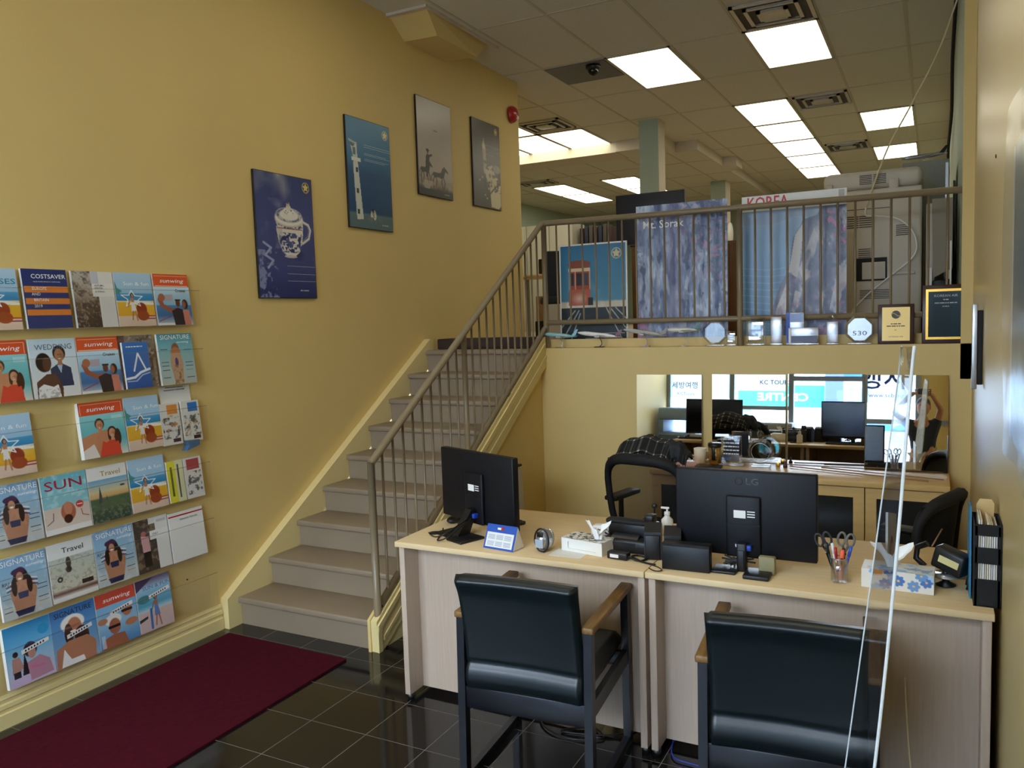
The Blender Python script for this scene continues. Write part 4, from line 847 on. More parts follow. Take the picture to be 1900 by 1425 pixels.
cv.splat(8, 9, .5, 'c9b8a4', cv.mask(0, .84, 1, .93), k=6, al=.7); cv.rect(0, .925, 1, 1, '2b2322')
poster('wall_poster', 'grey sepia poster of a rider and dark horse, third up the yellow wall', 5.155, 2.765, PW, PH, cv, [('AIR CANADA', .013, .42, .035)], BLACK)
cv = Cv(110, 165, '4b443c'); cv.splat(4, 3, .5, '3b3530', k=3, al=.7)
cv.poly([(.35, .25), (.41, .22), (.47, .30), (.49, .62), (.38, .62)], 'a3957a'); cv.ell(.40, .29, .06, .035, 'c9bb98'); cv.line([(.40, .2), (.41, .28)], .012, 'c9bb98')
cv.poly([(.42, .54), (.70, .48), (.80, .62), (.92, .62), (.90, .98), (.62, .98), (.58, .72), (.44, .68)], 'bcae8c'); cv.poly([(.62, .98), (.60, .80), (.98, .70), (.98, .95), (.9, .99)], 'cfc19b'); cv.splat(5, 26, .53, '352f2a', cv.mask(.36, .45, 1, .80), k=14, al=.85); cv.line([(.60, .82), (.98, .66)], .02, '40382f')
for xq, yq in ((.2, .68), (.3, .64), (.38, .84), (.45, .88), (.52, .76)): cv.rect(xq, yq, xq+.05, yq+.02, 'b3a684')
cv.ell(.86, .52, .14, .05, '8a7e68'); maple(cv, .86, .075, .042, 'cdb96d', '4b443c')
poster('wall_poster', 'dark sepia poster of a ruined tower, highest and nearest the fire bell', 6.03, 2.765, PW, PH, cv, [(.24, .50, .57), (.24, .50, .53), (.24, .42, .49)], BLACK)

# covers --------------------------------------------------------------
CW, CH = 108, 144
def woman(cv, cx, top, s, skin='b9805c', hair='2a1c18', dress='ece6df', legs=True):
    cv.ell(cx, top+.05*s, .045*s/cv.asp*.9, .055*s, hair); cv.ell(cx+.005, top+.055*s, .028*s/cv.asp, .042*s, skin)
    cv.poly([(cx-.05*s, top+.11*s), (cx+.05*s, top+.11*s), (cx+.055*s, top+.26*s), (cx-.05*s, top+.26*s)], skin); cv.poly([(cx-.05*s, top+.2*s), (cx+.05*s, top+.2*s), (cx+.09*s, top+.40*s), (cx-.07*s, top+.40*s)], dress)
    cv.line([(cx-.05*s, top+.13*s), (cx-.13*s, top+.26*s), (cx-.16*s, top+.30*s)], .022*s, skin)
    if legs: cv.line([(cx-.02*s, top+.4*s), (cx-.06*s, top+.58*s)], .03*s, skin); cv.line([(cx+.05*s, top+.4*s), (cx+.09*s, top+.60*s)], .03*s, skin)
def bust(cv, cx, cy, r, skin, hair, shirt, hairlen=1.0, lw=1.0):
    if hairlen > 1: cv.ell(cx, cy+r*.5*hairlen, r*1.05/cv.asp, r*1.25*hairlen, hair)
    cv.poly([(cx-r*2.2*lw, cy+r*5), (cx-r*2.0*lw, cy+r*2.2), (cx-r*.5, cy+r*1.5), (cx+r*.5, cy+r*1.5), (cx+r*2.0*lw, cy+r*2.2), (cx+r*2.2*lw, cy+r*5)], shirt)
    cv.poly([(cx-r*.4, cy+r*.6), (cx+r*.4, cy+r*.6), (cx+r*.5, cy+r*1.8), (cx-r*.5, cy+r*1.8)], skin); cv.ell(cx, cy-r*.15, r*.98/cv.asp, r*1.25, hair); cv.ell(cx, cy+r*.15, r*.72/cv.asp, r*1.05, skin, soft=.08)
    cv.rect(cx-r*.35, cy+r*.0, cx-r*.12, cy+r*.12, '2b1c16', .8); cv.rect(cx+r*.12, cy+r*.0, cx+r*.35, cy+r*.12, '2b1c16', .8); cv.ell(cx, cy+r*.68, r*.24/cv.asp, r*.07, 'efe4dc'); cv.put(np.clip(1-np.hypot((cv.X-cx-r*.45)*cv.asp/(r*.5), (cv.Y-cy-r*.2)/(r*.9)), 0, 1)*.35, '6b402c')
def sunfun():
    cv = Cv(CW, CH); cv.grad([(0, 'b3cfe4'), (.38, '9cc4e0'), (.39, '4f9ecb'), (.52, '2e86bd'), (.53, 'e8e4d6'), (.56, 'e9b93b'), (.8, 'e3a92c'), (.81, 'e3c9b0'), (1, 'dcc0aa')])
    cv.poly([(.35, .50), (1, .56), (1, .60), (.35, .58)], 'f1ede2'); cv.rect(.55, .80, 1, .82, 'a8343c'); cv.rect(.55, .85, 1, .865, 'a8343c'); cv.ell(.64, .68, .15, .13, '96391e'); cv.ell(.66, .80, .17, .10, 'a24a26')
    st_ = [(.14, .42), (.34, .42), (.42, .33), (.50, .43), (.70, .44), (.56, .52), (.62, .62), (.44, .56), (.24, .62), (.30, .50)]; cv.line(st_+[st_[0]], .016, 'f6fafc')
    woman(cv, .42, .38, .85); cv.poly([(0, .15), (.12, .42), (0, .35)], '3d7f86'); cv.poly([(.0, .25), (.18, .35), (0, .42)], '3d8f8a'); return cv
def couple():
    cv = Cv(CW, CH); cv.grad([(0, 'd9532c'), (.235, 'd9532c'), (.24, '8ccfd2'), (.7, '5fb6bd'), (1, 'e7dccb')]); cv.rect(.04, .04, .96, .05, 'f3c9a8'); cv.rect(.04, .04, .05, .22, 'f3c9a8'); cv.rect(.95, .04, .96, .22, 'f3c9a8')
    cv.poly([(.0, .62), (.25, .56), (.6, .52), (.62, 1), (0, 1)], 'c98a63'); bust(cv, .42, .42, .085, 'c98a63', '2f211b', 'c98a63'); bust(cv, .68, .58, .08, 'd29a76', '4a2b1c', 'd9472f', 1.4, .9); cv.ell(.80, .68, .08, .16, '4a2b1c'); cv.poly([(.35, .98), (.45, .72), (.62, .80), (.8, .75), (.85, 1), (.35, 1)], 'dc4a33'); cv.poly([(.0, .85), (.25, .75), (.35, 1), (0, 1)], 'e9ddd3'); cv.rect(.70, .28, .95, .36, 'f0f6f4', .35); return cv
def cruise():
    cv = Cv(CW, CH); cv.grad([(0, 'dc5a2c'), (.25, 'dc5a2c'), (.255, 'c7e0ee'), (.6, '8dbdd9'), (.62, '4b80b4'), (.8, '3c6aa0'), (1, 'd9d4cc')]); cv.rect(.04, .04, .96, .05, 'f3c9a8'); cv.rect(.04, .23, .96, .24, 'f3c9a8')
    cv.line([(.12, .50), (.18, .62), (.42, .72), (.60, .70)], .085, 'a05a40'); cv.ell(.18, .46, .10, .08, 'b06b4c'); cv.rect(.28, .40, .50, .53, 'b9a9b4'); cv.poly([(.42, .72), (.60, .66), (.76, .70), (.78, 1), (.48, 1)], '33262a'); cv.ell(.62, .57, .07, .075, '6d3d2b'); cv.rect(.55, .49, .70, .53, '3a2a26'); cv.ell(.82, .59, .09, .10, '3a2119'); cv.ell(.79, .60, .055, .075, '9a5a40'); cv.poly([(.74, .70), (.92, .70), (.95, 1), (.76, 1)], 'cf7f6a'); cv.line([(.04, .92), (.40, .82)], .015, 'a8343c'); cv.rect(0, .95, .45, 1, 'e8e6e0'); return cv
def signature(sea=('7fa9cf', '8fb6cf', 'a9bcc4')):
    cv = Cv(CW, CH); cv.grad([(0, sea[0]), (.3, sea[1]), (.7, sea[2]), (.85, 'c3c2b8'), (1, 'b9c2c4')]); cv.splat(4, 10, .55, 'dfe8ec', k=6, al=.35)
    cv.ell(.44, .42, .17, .24, '2a1b18'); cv.ell(.40, .26, .15, .06, '4a2f4c'); cv.poly([(.22, .42), (.68, .42), (.74, .60), (.62, .98), (.28, .98), (.20, .60)], 'b57f60'); cv.ell(.42, .35, .075, .085, 'bd8767'); cv.ell(.42, .38, .04, .015, 'f4ece6')
    for i in range(4): cv.line([(.62, .40+.035*i), (.76, .43+.035*i)], .018, '2e3864' if i % 2 else 'e9e6e2'); cv.line([(.14, .44+.035*i), (.26, .42+.035*i)], .018, '2e3864' if i % 2 else 'e9e6e2')
    cv.poly([(.34, .60), (.56, .60), (.54, .70), (.36, .70)], '2c3158'); cv.line([(.24, .68), (.40, .50), (.44, .44)], .05, 'bd8767'); cv.line([(.66, .68), (.50, .50), (.45, .44)], .05, 'bd8767'); cv.poly([(.24, .88), (.66, .88), (.60, .97), (.30, .97)], '232a4e'); cv.ell(.29, .50, .06, .15, '2a1b18'); cv.ell(.60, .50, .06, .15, '2a1b18')
    for yy_ in (.55, .62, .76, .83): cv.rect(.74, yy_, .95, yy_+.012, '33415a'); cv.rect(.04, yy_+.03, .20, yy_+.042, '33415a')
    return cv
def sig_gold():
    cv = Cv(CW, CH); cv.grad([(0, '4f98a8'), (.25, '79b3bd'), (.7, 'a8c2c2'), (1, 'b9bcb0')]); cv.ell(.48, .33, .12, .15, '8a5a3c'); cv.ell(.48, .38, .15, .12, 'b8764e'); cv.poly([(.34, .38), (.62, .38), (.66, .62), (.60, 1), (.38, 1), (.30, .62)], 'c0997a'); cv.ell(.48, .56, .05, .09, '5b3f85'); cv.splat(5, 26, .5, '8f7048', cv.mask(.36, .62, .62, 1), k=10)
    for yy_ in (.30, .55, .62, .7, .85): cv.rect(.06, yy_, .26, yy_+.012, '2c4a58'); cv.rect(.72, yy_+.02, .94, yy_+.032, '2c4a58')
    return cv
def costsaver():
    cv = Cv(CW, CH, '27366f')
    for a, bq in ((.29, .395), (.49, .59), (.68, .775)): cv.rect(.03, a, 1, bq, 'dd7f33')
    return cv
def autumn():
    cv = Cv(CW, CH); cv.grad([(0, 'b9b3a8'), (.4, 'a89a8a'), (.6, '6f5a4a'), (1, '3a2e29')]); cv.splat(3, 14, .5, '463730', k=8, al=.7); cv.splat(7, 26, .56, 'b0a392', k=9, al=.6); cv.rect(.60, .0, 1, 1, 'dedad2'); cv.rect(.45, .0, .64, .22, 'c3c6cc'); cv.rect(.46, .22, .98, .45, 'e4e1da'); cv.poly([(.60, 1), (.66, .45), (1, .45), (1, 1)], 'd8d5ce'); return cv
def wedding():
    cv = Cv(CW, CH); cv.grad([(0, 'c3d9e6'), (1, 'e6e2de')]); bust(cv, .62, .27, .11, 'a87656', '231a18', '2b3657', 1, 1.0); cv.poly([(.55, .46), (.66, .46), (.62, .60)], 'a9c4de'); cv.ell(.27, .40, .17, .17, '1f1715'); cv.ell(.33, .43, .09, .13, '5b3a2c'); cv.poly([(.08, .72), (.30, .60), (.50, .60), (.62, .85), (.60, 1), (.06, 1)], '5f3d2e'); cv.poly([(.10, .82), (.22, .76), (.42, .82), (.52, .78), (.56, 1), (.08, 1)], 'ece9e4'); cv.splat(6, 20, .5, 'b9b6b4', cv.mask(.1, .85, .55, 1), k=8); return cv
def sunmag():
    cv = Cv(CW, CH); cv.grad([(0, '6fb6c4'), (.55, '8ec6cd'), (.56, 'd9c4b4'), (1, 'e0cfc0')]); cv.splat(5, 14, .52, 'b9dde0', cv.mask(0, 0, 1, .55), k=6, al=.7); cv.ell(.52, .66, .17, .17, 'b0654a'); cv.ell(.52, .60, .10, .12, 'c98363'); cv.ell(.50, .78, .10, .08, '4a231b'); cv.ell(.78, .57, .09, .065, 'c93a30'); cv.rect(.72, .56, .84, .575, 'f1ece6'); cv.line([(.05, .82), (.18, .76), (.20, .64)], .012, '5a3a34'); cv.line([(.95, .80), (.82, .76), (.80, .66)], .012, 'a04038'); cv.rect(0, .90, 1, 1, 'ebe7e2'); return cv
def travel_city():
    cv = Cv(CW, CH); cv.grad([(0, 'e6e3dc'), (.235, 'e6e3dc'), (.24, '6fa3c9'), (.45, 'd6c79a'), (.55, 'd9a867'), (.58, '4f6a4a'), (1, '2f4436')]); cv.poly([(.20, .72), (.27, .34), (.34, .72)], '474a52'); cv.poly([(.38, .70), (.42, .52), (.47, .70)], '474a52'); cv.splat(9, 24, .5, '8e8a70', cv.mask(0, .66, 1, 1), k=8, al=.7); cv.ell(.85, .40, .07, .02, '4a3a3a'); cv.poly([(.1, .68), (.5, .6), (1, .66), (1, .75), (0, .78)], '58694a', .7); return cv
def travel_beach():
    cv = Cv(CW, CH); cv.grad([(0, 'e2e2de'), (.26, 'e2e2de'), (.265, 'bcc4b8'), (.8, 'd3cbb4'), (.86, '6b4a3e'), (.93, 'e9e4da'), (1, 'dad5cc')]); cv.splat(4, 30, .55, '9b9784', cv.mask(0, .27, 1, .85), k=9, al=.6); cv.ell(.42, .36, .06, .10, '4a4238'); cv.ell(.41, .48, .07, .06, '3a322c'); cv.ell(.20, .62, .065, .05, '2b2522'); cv.ell(.20, .62, .025, .02, 'c3bda8'); cv.rect(.66, .72, .92, .80, '3a2b26'); return cv
def italy():
    cv = Cv(CW, CH, 'e4e1dc'); cv.rect(0, 0, .62, 1, '4a4038'); cv.splat(3, 16, .5, '7a6a58', cv.mask(0, 0, .62, 1), k=8); cv.poly([(.18, .30), (.40, .34), (.42, .62), (.20, .62)], 'cf9fa0'); cv.ell(.27, .27, .08, .05, 'b0655c'); cv.rect(.20, .62, .42, .9, '1e1a1c'); cv.rect(.44, .0, .62, .12, 'dedad4'); cv.rect(.44, .25, 1, .42, 'eae8e3'); cv.rect(.68, .06, .95, .11, 'c9c2c0'); return cv
def azure():
    cv = Cv(CW, CH); cv.grad([(0, '2f8cc6'), (.35, '68b0da'), (.6, '9cc3dc'), (1, 'cdbcd0')]); cv.ell(.20, .47, .06, .05, '33231f'); cv.poly([(.12, .53), (.28, .53), (.34, .70), (.26, .78), (.10, .78)], 'b5877a'); cv.rect(.12, .76, .27, 1, '2a2430'); cv.ell(.52, .46, .15, .13, '33233a'); cv.poly([(.38, .48), (.30, .85), (.46, .85)], '2d1f2c'); cv.ell(.54, .52, .09, .10, 'bf8a78'); cv.poly([(.42, .66), (.70, .60), (.90, .72), (.95, .95), (.45, .97)], 'b98497'); cv.line([(.5, .76), (.75, .78)], .04, 'cf6d92'); cv.ell(.84, .20, .13, .09, '2f93c4'); cv.rect(.08, .86, .45, 1, 'cbb5d4'); return cv
def sig_hat():
    cv = Cv(CW, CH); cv.grad([(0, '3f74b4'), (.4, '5c93c6'), (1, '8aa9c4')]); cv.ell(.47, .30, .28, .16, 'efe9e2'); cv.ell(.50, .38, .17, .18, 'b9785a'); cv.ell(.36, .48, .10, .20, '4a2f28'); cv.ell(.64, .56, .17, .18, '3a2420'); cv.poly([(.02, 1), (.06, .68), (.35, .58), (.75, .58), (.93, .72), (.90, 1)], 'b47a5c'); cv.poly([(.12, 1), (.22, .70), (.35, .9), (.62, .9), (.65, 1)], 'efece8'); cv.ell(.46, .44, .07, .02, 'f4ece6'); cv.rect(.30, .335, .62, .37, '8a5444', .5); return cv
def sw_shades():
    cv = Cv(CW, CH); cv.grad([(0, 'd2503c'), (.24, 'd2503c'), (.245, '7fb4da'), (.6, '94bfdb'), (1, '4f86bc')]); cv.ell(.74, .42, .13, .12, 'b77355'); cv.rect(.60, .40, .88, .45, '2b2028'); cv.ell(.38, .52, .22, .11, 'eee9e2'); cv.ell(.40, .64, .15, .15, 'a5644a'); cv.rect(.24, .62, .54, .67, '2b2028'); cv.poly([(.05, 1), (.12, .82), (.35, .78), (.62, .80), (.70, 1)], 'a5644a'); cv.ell(.82, .66, .17, .07, 'bd7c5c'); cv.ell(.12, .50, .13, .06, 'c08465'); cv.rect(.05, .75, .14, .98, 'dfe4ea', .6); return cv
def sunfun2():
    cv = Cv(CW, CH); cv.grad([(0, '6a5378'), (.18, 'a7c6dc'), (.5, '4fa0c4'), (.6, 'b9d4dc'), (.65, 'd8b9b0'), (1, 'cdb4b4')]); cv.poly([(0, .0), (.55, .0), (0, .22)], '4a3a5c'); cv.ell(.2, .38, .2, .08, '3f7f86'); woman(cv, .52, .34, 1.0, 'a5684e', '2b1c1c', '5d7fc0'); cv.line([(.36, .6), (.34, .95)], .05, '3c70b0'); cv.poly([(0, .74), (.25, .70), (.25, .75), (0, .80)], '2f3440'); return cv
def twoleaf(seed, patch):
    cv = Cv(56, 104, 'd9d6cc'); cv.splat(seed, 12, .5, '3b3d40', cv.mask(.05, .35, .95, .85), k=8, al=.85); cv.splat(seed+3, 14, .6, 'b78a5c', cv.mask(.05, .3, .95, .9), k=8); cv.rect(.35, .05, .9, .27, patch); cv.rect(.5, .86, .9, .94, '3c1a2c'); return cv
def abroch():
    cv = Cv(60, 110, '2f5fa8'); cv.grad([(0, '3f74bc'), (1, '2a56a0')]); cv.line([(.35, .62), (.56, .25), (.80, .60)], .035, 'f0f2f4'); cv.line([(.05, .78), (.35, .76), (.6, .66), (.95, .60)], .05, 'f0f2f4'); cv.line([(.05, .84), (.4, .84), (.65, .72), (.95, .68)], .02, 'c9d6e8'); return cv
def castle():
    cv = Cv(CW, CH, '8a7c70'); cv.splat(2, 12, .5, '5d4c42', k=6); cv.splat(3, 20, .55, 'b9ab9a', k=8); cv.rect(0, 0, .2, 1, '5a3030', .5); return cv
SWT = ('sunwing', .030, .115, .238, .155, .004, .2)
COV = {
 'sunfun': (sunfun, [('Sun & fun', .026, .125, .218, .15, .003, 0)], WINK),
 'couple': (couple, [SWT], WINK), 'cruise': (cruise, [SWT], WINK),
 'sig': (signature, [('SIGNATURE', .036, .115, .250, .20, 0, 0), ('sunwing', .018, .165, .222, .085, .004, .2)], WINK),
 'siggold': (sig_gold, [('SIGNATURE', .034, .115, .255, .19, 0, 0), ('sunwing', .016, .16, .228, .08, .004, .2)], WINK),
 'cruises': (sunfun, [('CRUISES', .034, .115, .215, .19, .004, 0)], mat('ink_teal', '2f7f9c', .5)),
 'cost': (costsaver, [('COSTSAVER', .028, .125, .240, .165, .003, 0), ('EUROPE', .019, .075, .184, None, .004, 0), ('AND', .019, .057, .158, None, .004, 0), ('BRITAIN', .019, .078, .131, None, .004, 0), ('2019', .019, .06, .103, None, .004, 0), ('VALUE TOURS WITHOUT COMPROMISE', .006, .115, .216, .13, 0, 0)], WINK),
 'autumn': (autumn, [('AUTUMN,', .012, .14, .205, None, .003, 0), ('WINTER', .012, .135, .192, None, .003, 0), ('& SPRING', .012, .14, .175, None, .003, 0)], INK),
 'wed': (wedding, [('WEDDING', .036, .118, .235, .18, 0, 0)], mat('ink_slate', '5a6b80', .5)),
 'sun': (sunmag, [('SUN', .062, .112, .225, .185, .004, 0)], mat('ink_crimson', 'a3203c', .5)),
 'tcity': (travel_city, [('Travel', .036, .125, .237, .11, .003, 0)], mat('ink_gold', 'a88a3c', .5)),
 'tbeach': (travel_beach, [('Travel', .036, .125, .235, .11, .003, 0)], mat('ink_navy', '1f2a44', .5)),
 'italy': (italy, [('ITALY', .014, .125, .188, None, .003, 0)], INK),
 'azure': (azure, [], None),
 'hat': (sig_hat, [('SIGNATURE', .036, .115, .246, .19, 0, 0)], mat('ink_navy', '1f2a44', .5)),
 'shades': (sw_shades, [SWT], WINK), 'sf2': (sunfun2, [('SUN & FUN', .026, .125, .225, .17, 0, 0)], mat('ink_teal', '2f7f9c', .5)),
 'castle': (castle, [], None)}
TILT = math.radians(-6)
def magazine(key, y, z, label, thick=.014, W_=.215, Hh=.275, sticker=False, dx=0, group='holiday brochures in the clear wall racks'):
    fn, wd, ink = COV[key]; t = thing('brochure', label, 'brochure', (.048+dx, y, z), (TILT, 0, PI/2), group)
    L('pages', M().box(0, W_, 0, thick, 0, Hh), PAPER, t)
    if 'c_'+key not in _pm: pic_mesh('c_'+key, fn(), .215, .275, -.0006)
    o = L('cover', _pm['c_'+key], None, t); o.scale = (W_/.215, 1, Hh/.275)
    if wd:
        b = M()
        for s, sz, cx, cz, wdt, bo, sh in wd: text(b, s, sz, cx, cz, -.0016, bold=bo, shear=sh, width=wdt)
        L('title', b, ink, t)
    if key in ('cruise',): b = M(); text(b, 'Cruises', .022, .165, .185, -.0016, bold=.006); L('subtitle', b, INK, t)
    if key in ('sig',): b = M(); text(b, 'RIU', .022, .028, .16, -.0016); L('subtitle', b, INK, t)
    if sticker:
        q = lambda x, z, y: (x, y, z+.135+sticker+(x-.07)*.17)
        b = M().add([q(.07, 0, -.0018), q(.20, 0, -.0018), q(.20, .019, -.0018), q(.07, .019, -.0018)], [(0, 1, 2, 3)], 0)
        for i in range(7): b.add([q(.085+.014*i, .005, -.0024), q(.094+.014*i, .005, -.0024), q(.092+.014*i, .014, -.0024), q(.087+.014*i, .014, -.0024)], [(0, 1, 2, 3)], 1)
        L('sticker', b, [WHITE, INK], t, 'white sticker strip')
    return t
YC = [1.668, 1.895, 2.130, 2.361, 2.588]; ZR = [1.776, 1.456, 1.138, .82, .498, .182]
magazine('cruises', 1.655, ZR[0], 'light blue brochure cut by the left picture edge, top rack', W_=.218)
magazine('cost', 1.897, ZR[0]+.002, 'navy brochure with orange bands and large white lettering, top rack')
magazine('autumn', 2.137, ZR[0], 'grey and white autumn winter and spring brochure, top rack', W_=.217)
magazine('sunfun', 2.362, ZR[0], 'beach and star brochure in the top rack', W_=.217)
magazine('cruise', 2.592, ZR[0], 'orange banner selfie cruise brochure at the right end of the top rack', W_=.225)
magazine('couple', 1.668, ZR[1], 'orange banner brochure of a swimwear couple, left end of the second rack', .016, W_=.222)
magazine('wed', 1.902, ZR[1], 'wedding brochure with bride and groom in the second rack', W_=.226)
magazine('cruise', 2.134, ZR[1], 'orange banner selfie cruise brochure in the middle of the second rack', W_=.222)
magazine('castle', 2.362, ZR[1], 'stone coloured brochure behind the small blue one, second rack', dx=-.012)
magazine('siggold', 2.592, ZR[1], 'teal sea brochure of a woman in gold at the right end of the second rack', W_=.226)
magazine('sunfun', 1.662, ZR[2]-.012, 'beach and star brochure alone at the left of the third rack', .018, W_=.222)
magazine('couple', 2.118, ZR[2], 'thick orange banner brochure of a swimwear couple in the third rack', .026, W_=.240)
magazine('sunfun', 2.366, ZR[2], 'beach and star brochure in the middle of the third rack', W_=.206)
magazine('sig', 1.672, ZR[3]-.005, 'pale blue brochure of a woman with flower crown, left end of the fourth rack', W_=.220)
magazine('sun', 1.903, ZR[3]-.005, 'pool and deck brochure with big crimson title in the fourth rack', W_=.228)
magazine('tcity', 2.137, ZR[3]-.006, 'travel magazine with a spired skyline in the fourth rack', W_=.215)
magazine('sunfun', 2.362, ZR[3]-.004, 'beach and star brochure in the fourth rack beside the yellow leaflets', W_=.218)
magazine('sig', 1.680, ZR[4]-.012, 'pale blue brochure of a woman with flower crown, left end of the fifth rack', W_=.222)
magazine('tbeach', 1.910, ZR[4]-.008, 'pale travel magazine with a beach seen from above, fifth rack', W_=.228)
magazine('sig', 2.143, ZR[4]-.006, 'pale blue brochure of a woman with flower crown, middle of the fifth rack', W_=.220)
magazine('italy', 2.368, ZR[4]-.006, 'white and brown city brochure in the fifth rack beside the white envelopes', W_=.208)
magazine('azure', 1.680, ZR[5]-.008, 'bright blue brochure of a long haired woman, left end of the bottom rack', .022, W_=.215, sticker=.001)
magazine('hat', 1.897, ZR[5]-.006, 'blue brochure of a woman in a white hat, bottom rack', W_=.226, sticker=-.01)
magazine('shades', 2.128, ZR[5]-.004, 'red banner brochure of people in sunglasses, bottom rack', W_=.222, sticker=.02)
magazine('sf2', 2.356, ZR[5]-.004, 'blue and violet beach brochure at the right end of the bottom rack', W_=.208, sticker=.03)
def leaflet(name, cvf, y, z, w_, h_, label, cat='leaflet', tk=.012, dx=0, words=None, ink=INK, key=None):
    t = thing(name, label, cat, (.050+dx, y, z), (TILT, 0, PI/2)); L('pages', M().box(0, w_, 0, tk, 0, h_), PAPER, t)
    if cvf is not None: L('cover', pic_mesh(key, cvf, w_, h_, -.0006), None, t)
    if words:
        b = M()
        for s, sz, cx, cz, wdt in words: dashes(b, cx, wdt, cz, sz*.5, -.0016, 3) if s == '-' else text(b, s, sz, cx, cz, -.0016, width=wdt, bold=.004)
        L('title', b, ink, t)
    return t
leaflet('leaflet', abroch(), 2.375, ZR[1]+.002, .150, .238, 'blue leaflet with a large white letter A, second rack', key='c_a', dx=.004, words=[('-', .010, .02, .212, .118)], ink=WINK)
leaflet('leaflet', twoleaf(3, 'd98a3a'), 2.574, ZR[2]-.005, .122, .225, 'narrow city leaflet with orange patch, right end of the third rack', key='c_l1')
leaflet('leaflet', twoleaf(8, '2f72b8'), 2.712, ZR[2]-.005, .118, .225, 'narrow deck chair leaflet with blue patch, last in the third rack', key='c_l2')
leaflet('letter_sheet', None, 2.60, ZR[2]+.04, .20, .29, 'white printed letter standing behind the two narrow leaflets', 'paper', .002, dx=-.022, words=[('-', .008, .04, .26, .16), ('-', .008, .03, .245, .17)])
cv = Cv(40, 90, 'e0d23c'); cv.rect(.5, 0, 1, 1, 'd9d6a8'); cv.rect(.2, .15, .32, .85, '5a6a30'); cv.rect(.62, .1, .72, .9, '555544')
leaflet('leaflet', cv, 2.590, ZR[3]-.002, .105, .225, 'yellow striped leaflets in the fourth rack', tk=.02, key='c_yel')
cv = Cv(40, 90, 'dcd8d0'); cv.rect(.15, .05, .85, .30, 'b0484c'); cv.splat(3, 18, .5, '5c5854', cv.mask(.1, .35, .9, .9), k=10)
leaflet('folded_newspaper', cv, 2.703, ZR[3]-.002, .118, .225, 'folded white leaflets with red heading, last in the fourth rack', tk=.018, key='c_news')
t = leaflet('envelope_stack', None, 2.585, ZR[4]-.008, .228, .268, 'stack of blank white envelopes at the right end of the fifth rack', 'envelopes', .02, words=[('SEBANG TRAVEL', .012, .13, .225, .12)])
L('red_edge', M().box(.0, .228, -.0012, -.0002, .245, .252), RED, t)
t = thing('pamphlet_clip', 'small blue folded card holder above the yellow leaflets', 'card holder', (.03, 2.70, 1.09), (0, 0, PI/2)); L('card', M().prism([(0, 0), (.09, .02), (.09, .05), (.0, .055), (.02, .03)], -.04, .0, 'y'), mat('steel_blue', '4f6c8c', .4), t)
# racks
rl = ['top clear acrylic brochure rack on the yellow wall', 'second clear acrylic brochure rack from the top', 'third clear acrylic brochure rack from the top, with an empty gap', 'fourth clear acrylic brochure rack from the top', 'fifth clear acrylic brochure rack from the top', 'bottom clear acrylic brochure rack above the baseboard']
for i, zr in enumerate(ZR):
    y0, y1 = 1.20, 2.845; t = thing('brochure_rack', rl[i], 'brochure rack', (0, 2.0, zr-.014), 0, 'clear brochure racks')
    O('back_panel', M().box(.003, .006, y0, y1, zr-.012, zr+.245), ACR, t); O('shelf', M().box(.006, .078, y0, y1, zr-.014, zr-.009), ACR, t)
    O('front_panel', M().box(.076, .079, y0, y1, zr-.009, zr+.185), ACR, t); O('top_edge', M().box(.0755, .0795, y0, y1, zr+.183, zr+.187), ACRE, t)
    O('side_panel', M().box(.006, .076, y1-.004, y1, zr-.012, zr+.19), ACR, t)
solo('wall_screw', M().lathe([(.005, 0), (.003, .004), (.0001, .004)], X=Tr(.001, 2.70, .36)@Ry(PI/2)), BLACK, 'small dark screw on the empty clear panel', 'screw')

# ================================================================ UPPER OFFICE
def board_y(name, label, x0, x1, z0, z1, y, lean, cv, border, words, ink, cat='poster', bc=WHITE):
    W_, Hh = x1-x0, z1-z0; t = thing(name, label, cat, (x0, y, z0), (-lean, 0, 0))
    L('board', M().rbox(0, W_, 0, .008, 0, Hh, .002), bc, t); o = L('print', pic_mesh('b_'+label[:20], cv, W_-2*border, Hh-2*border), None, t); o.location = (border, -.001, border)
    if words:
        b = M()
        for s, sz, cx, cz, wdt in words: text(b, s, sz, cx, cz, -.003, width=wdt, bold=.012)
        L('lettering', b, ink, t)
    return t
cv = Cv(200, 300, '7f8db0'); st1 = cv.noise(31, 9, 4, 3.2, .55); st2 = cv.noise(32, 16, 3, 2.2, .7)
cv.put(np.clip((st1-.50)*5, 0, 1)*.85, 'b3bfd6'); cv.put(np.clip((.47-st1)*6, 0, 1)*.9, '4a5680'); cv.put(np.clip((st2-.58)*9, 0, 1)*.7, 'cdd6e4'); cv.put(np.clip((.42-st2)*9, 0, 1)*.75, '323c63')
cv.put(np.clip(1-abs(cv.X-.42)*9, 0, 1)*.55, '6f6590'); cv.put(np.clip(.5-abs(cv.Y-.22)*4, 0, .6)*np.clip(1-cv.X*.9, 0, 1), '8fa0c0'); cv.put(np.clip((cv.Y-.9)*8, 0, .5), '6c7499')
tr = np.clip((cv.X-.56)*3+(.40-cv.Y)*1.6, 0, 1)*np.clip((.62-cv.Y)*5, 0, 1); cv.splat(13, 34, .50, 'b77f9f', tr, k=8, al=.85); cv.splat(17, 40, .55, '2f4266', tr, k=9, al=.8); cv.splat(14, 34, .50, 'b9789c', np.clip((.2-cv.X)*6, 0, 1)*np.clip((cv.Y-.55)*4, 0, 1), k=8, al=.9); cv.splat(15, 34, .52, '2f4d6c', np.clip((cv.X-.8)*6, 0, 1), k=8, al=.8); cv.splat(19, 34, .55, '35527a', np.clip((.12-cv.X)*8, 0, 1)*np.clip((.6-cv.Y)*4, 0, 1), k=8, al=.8)
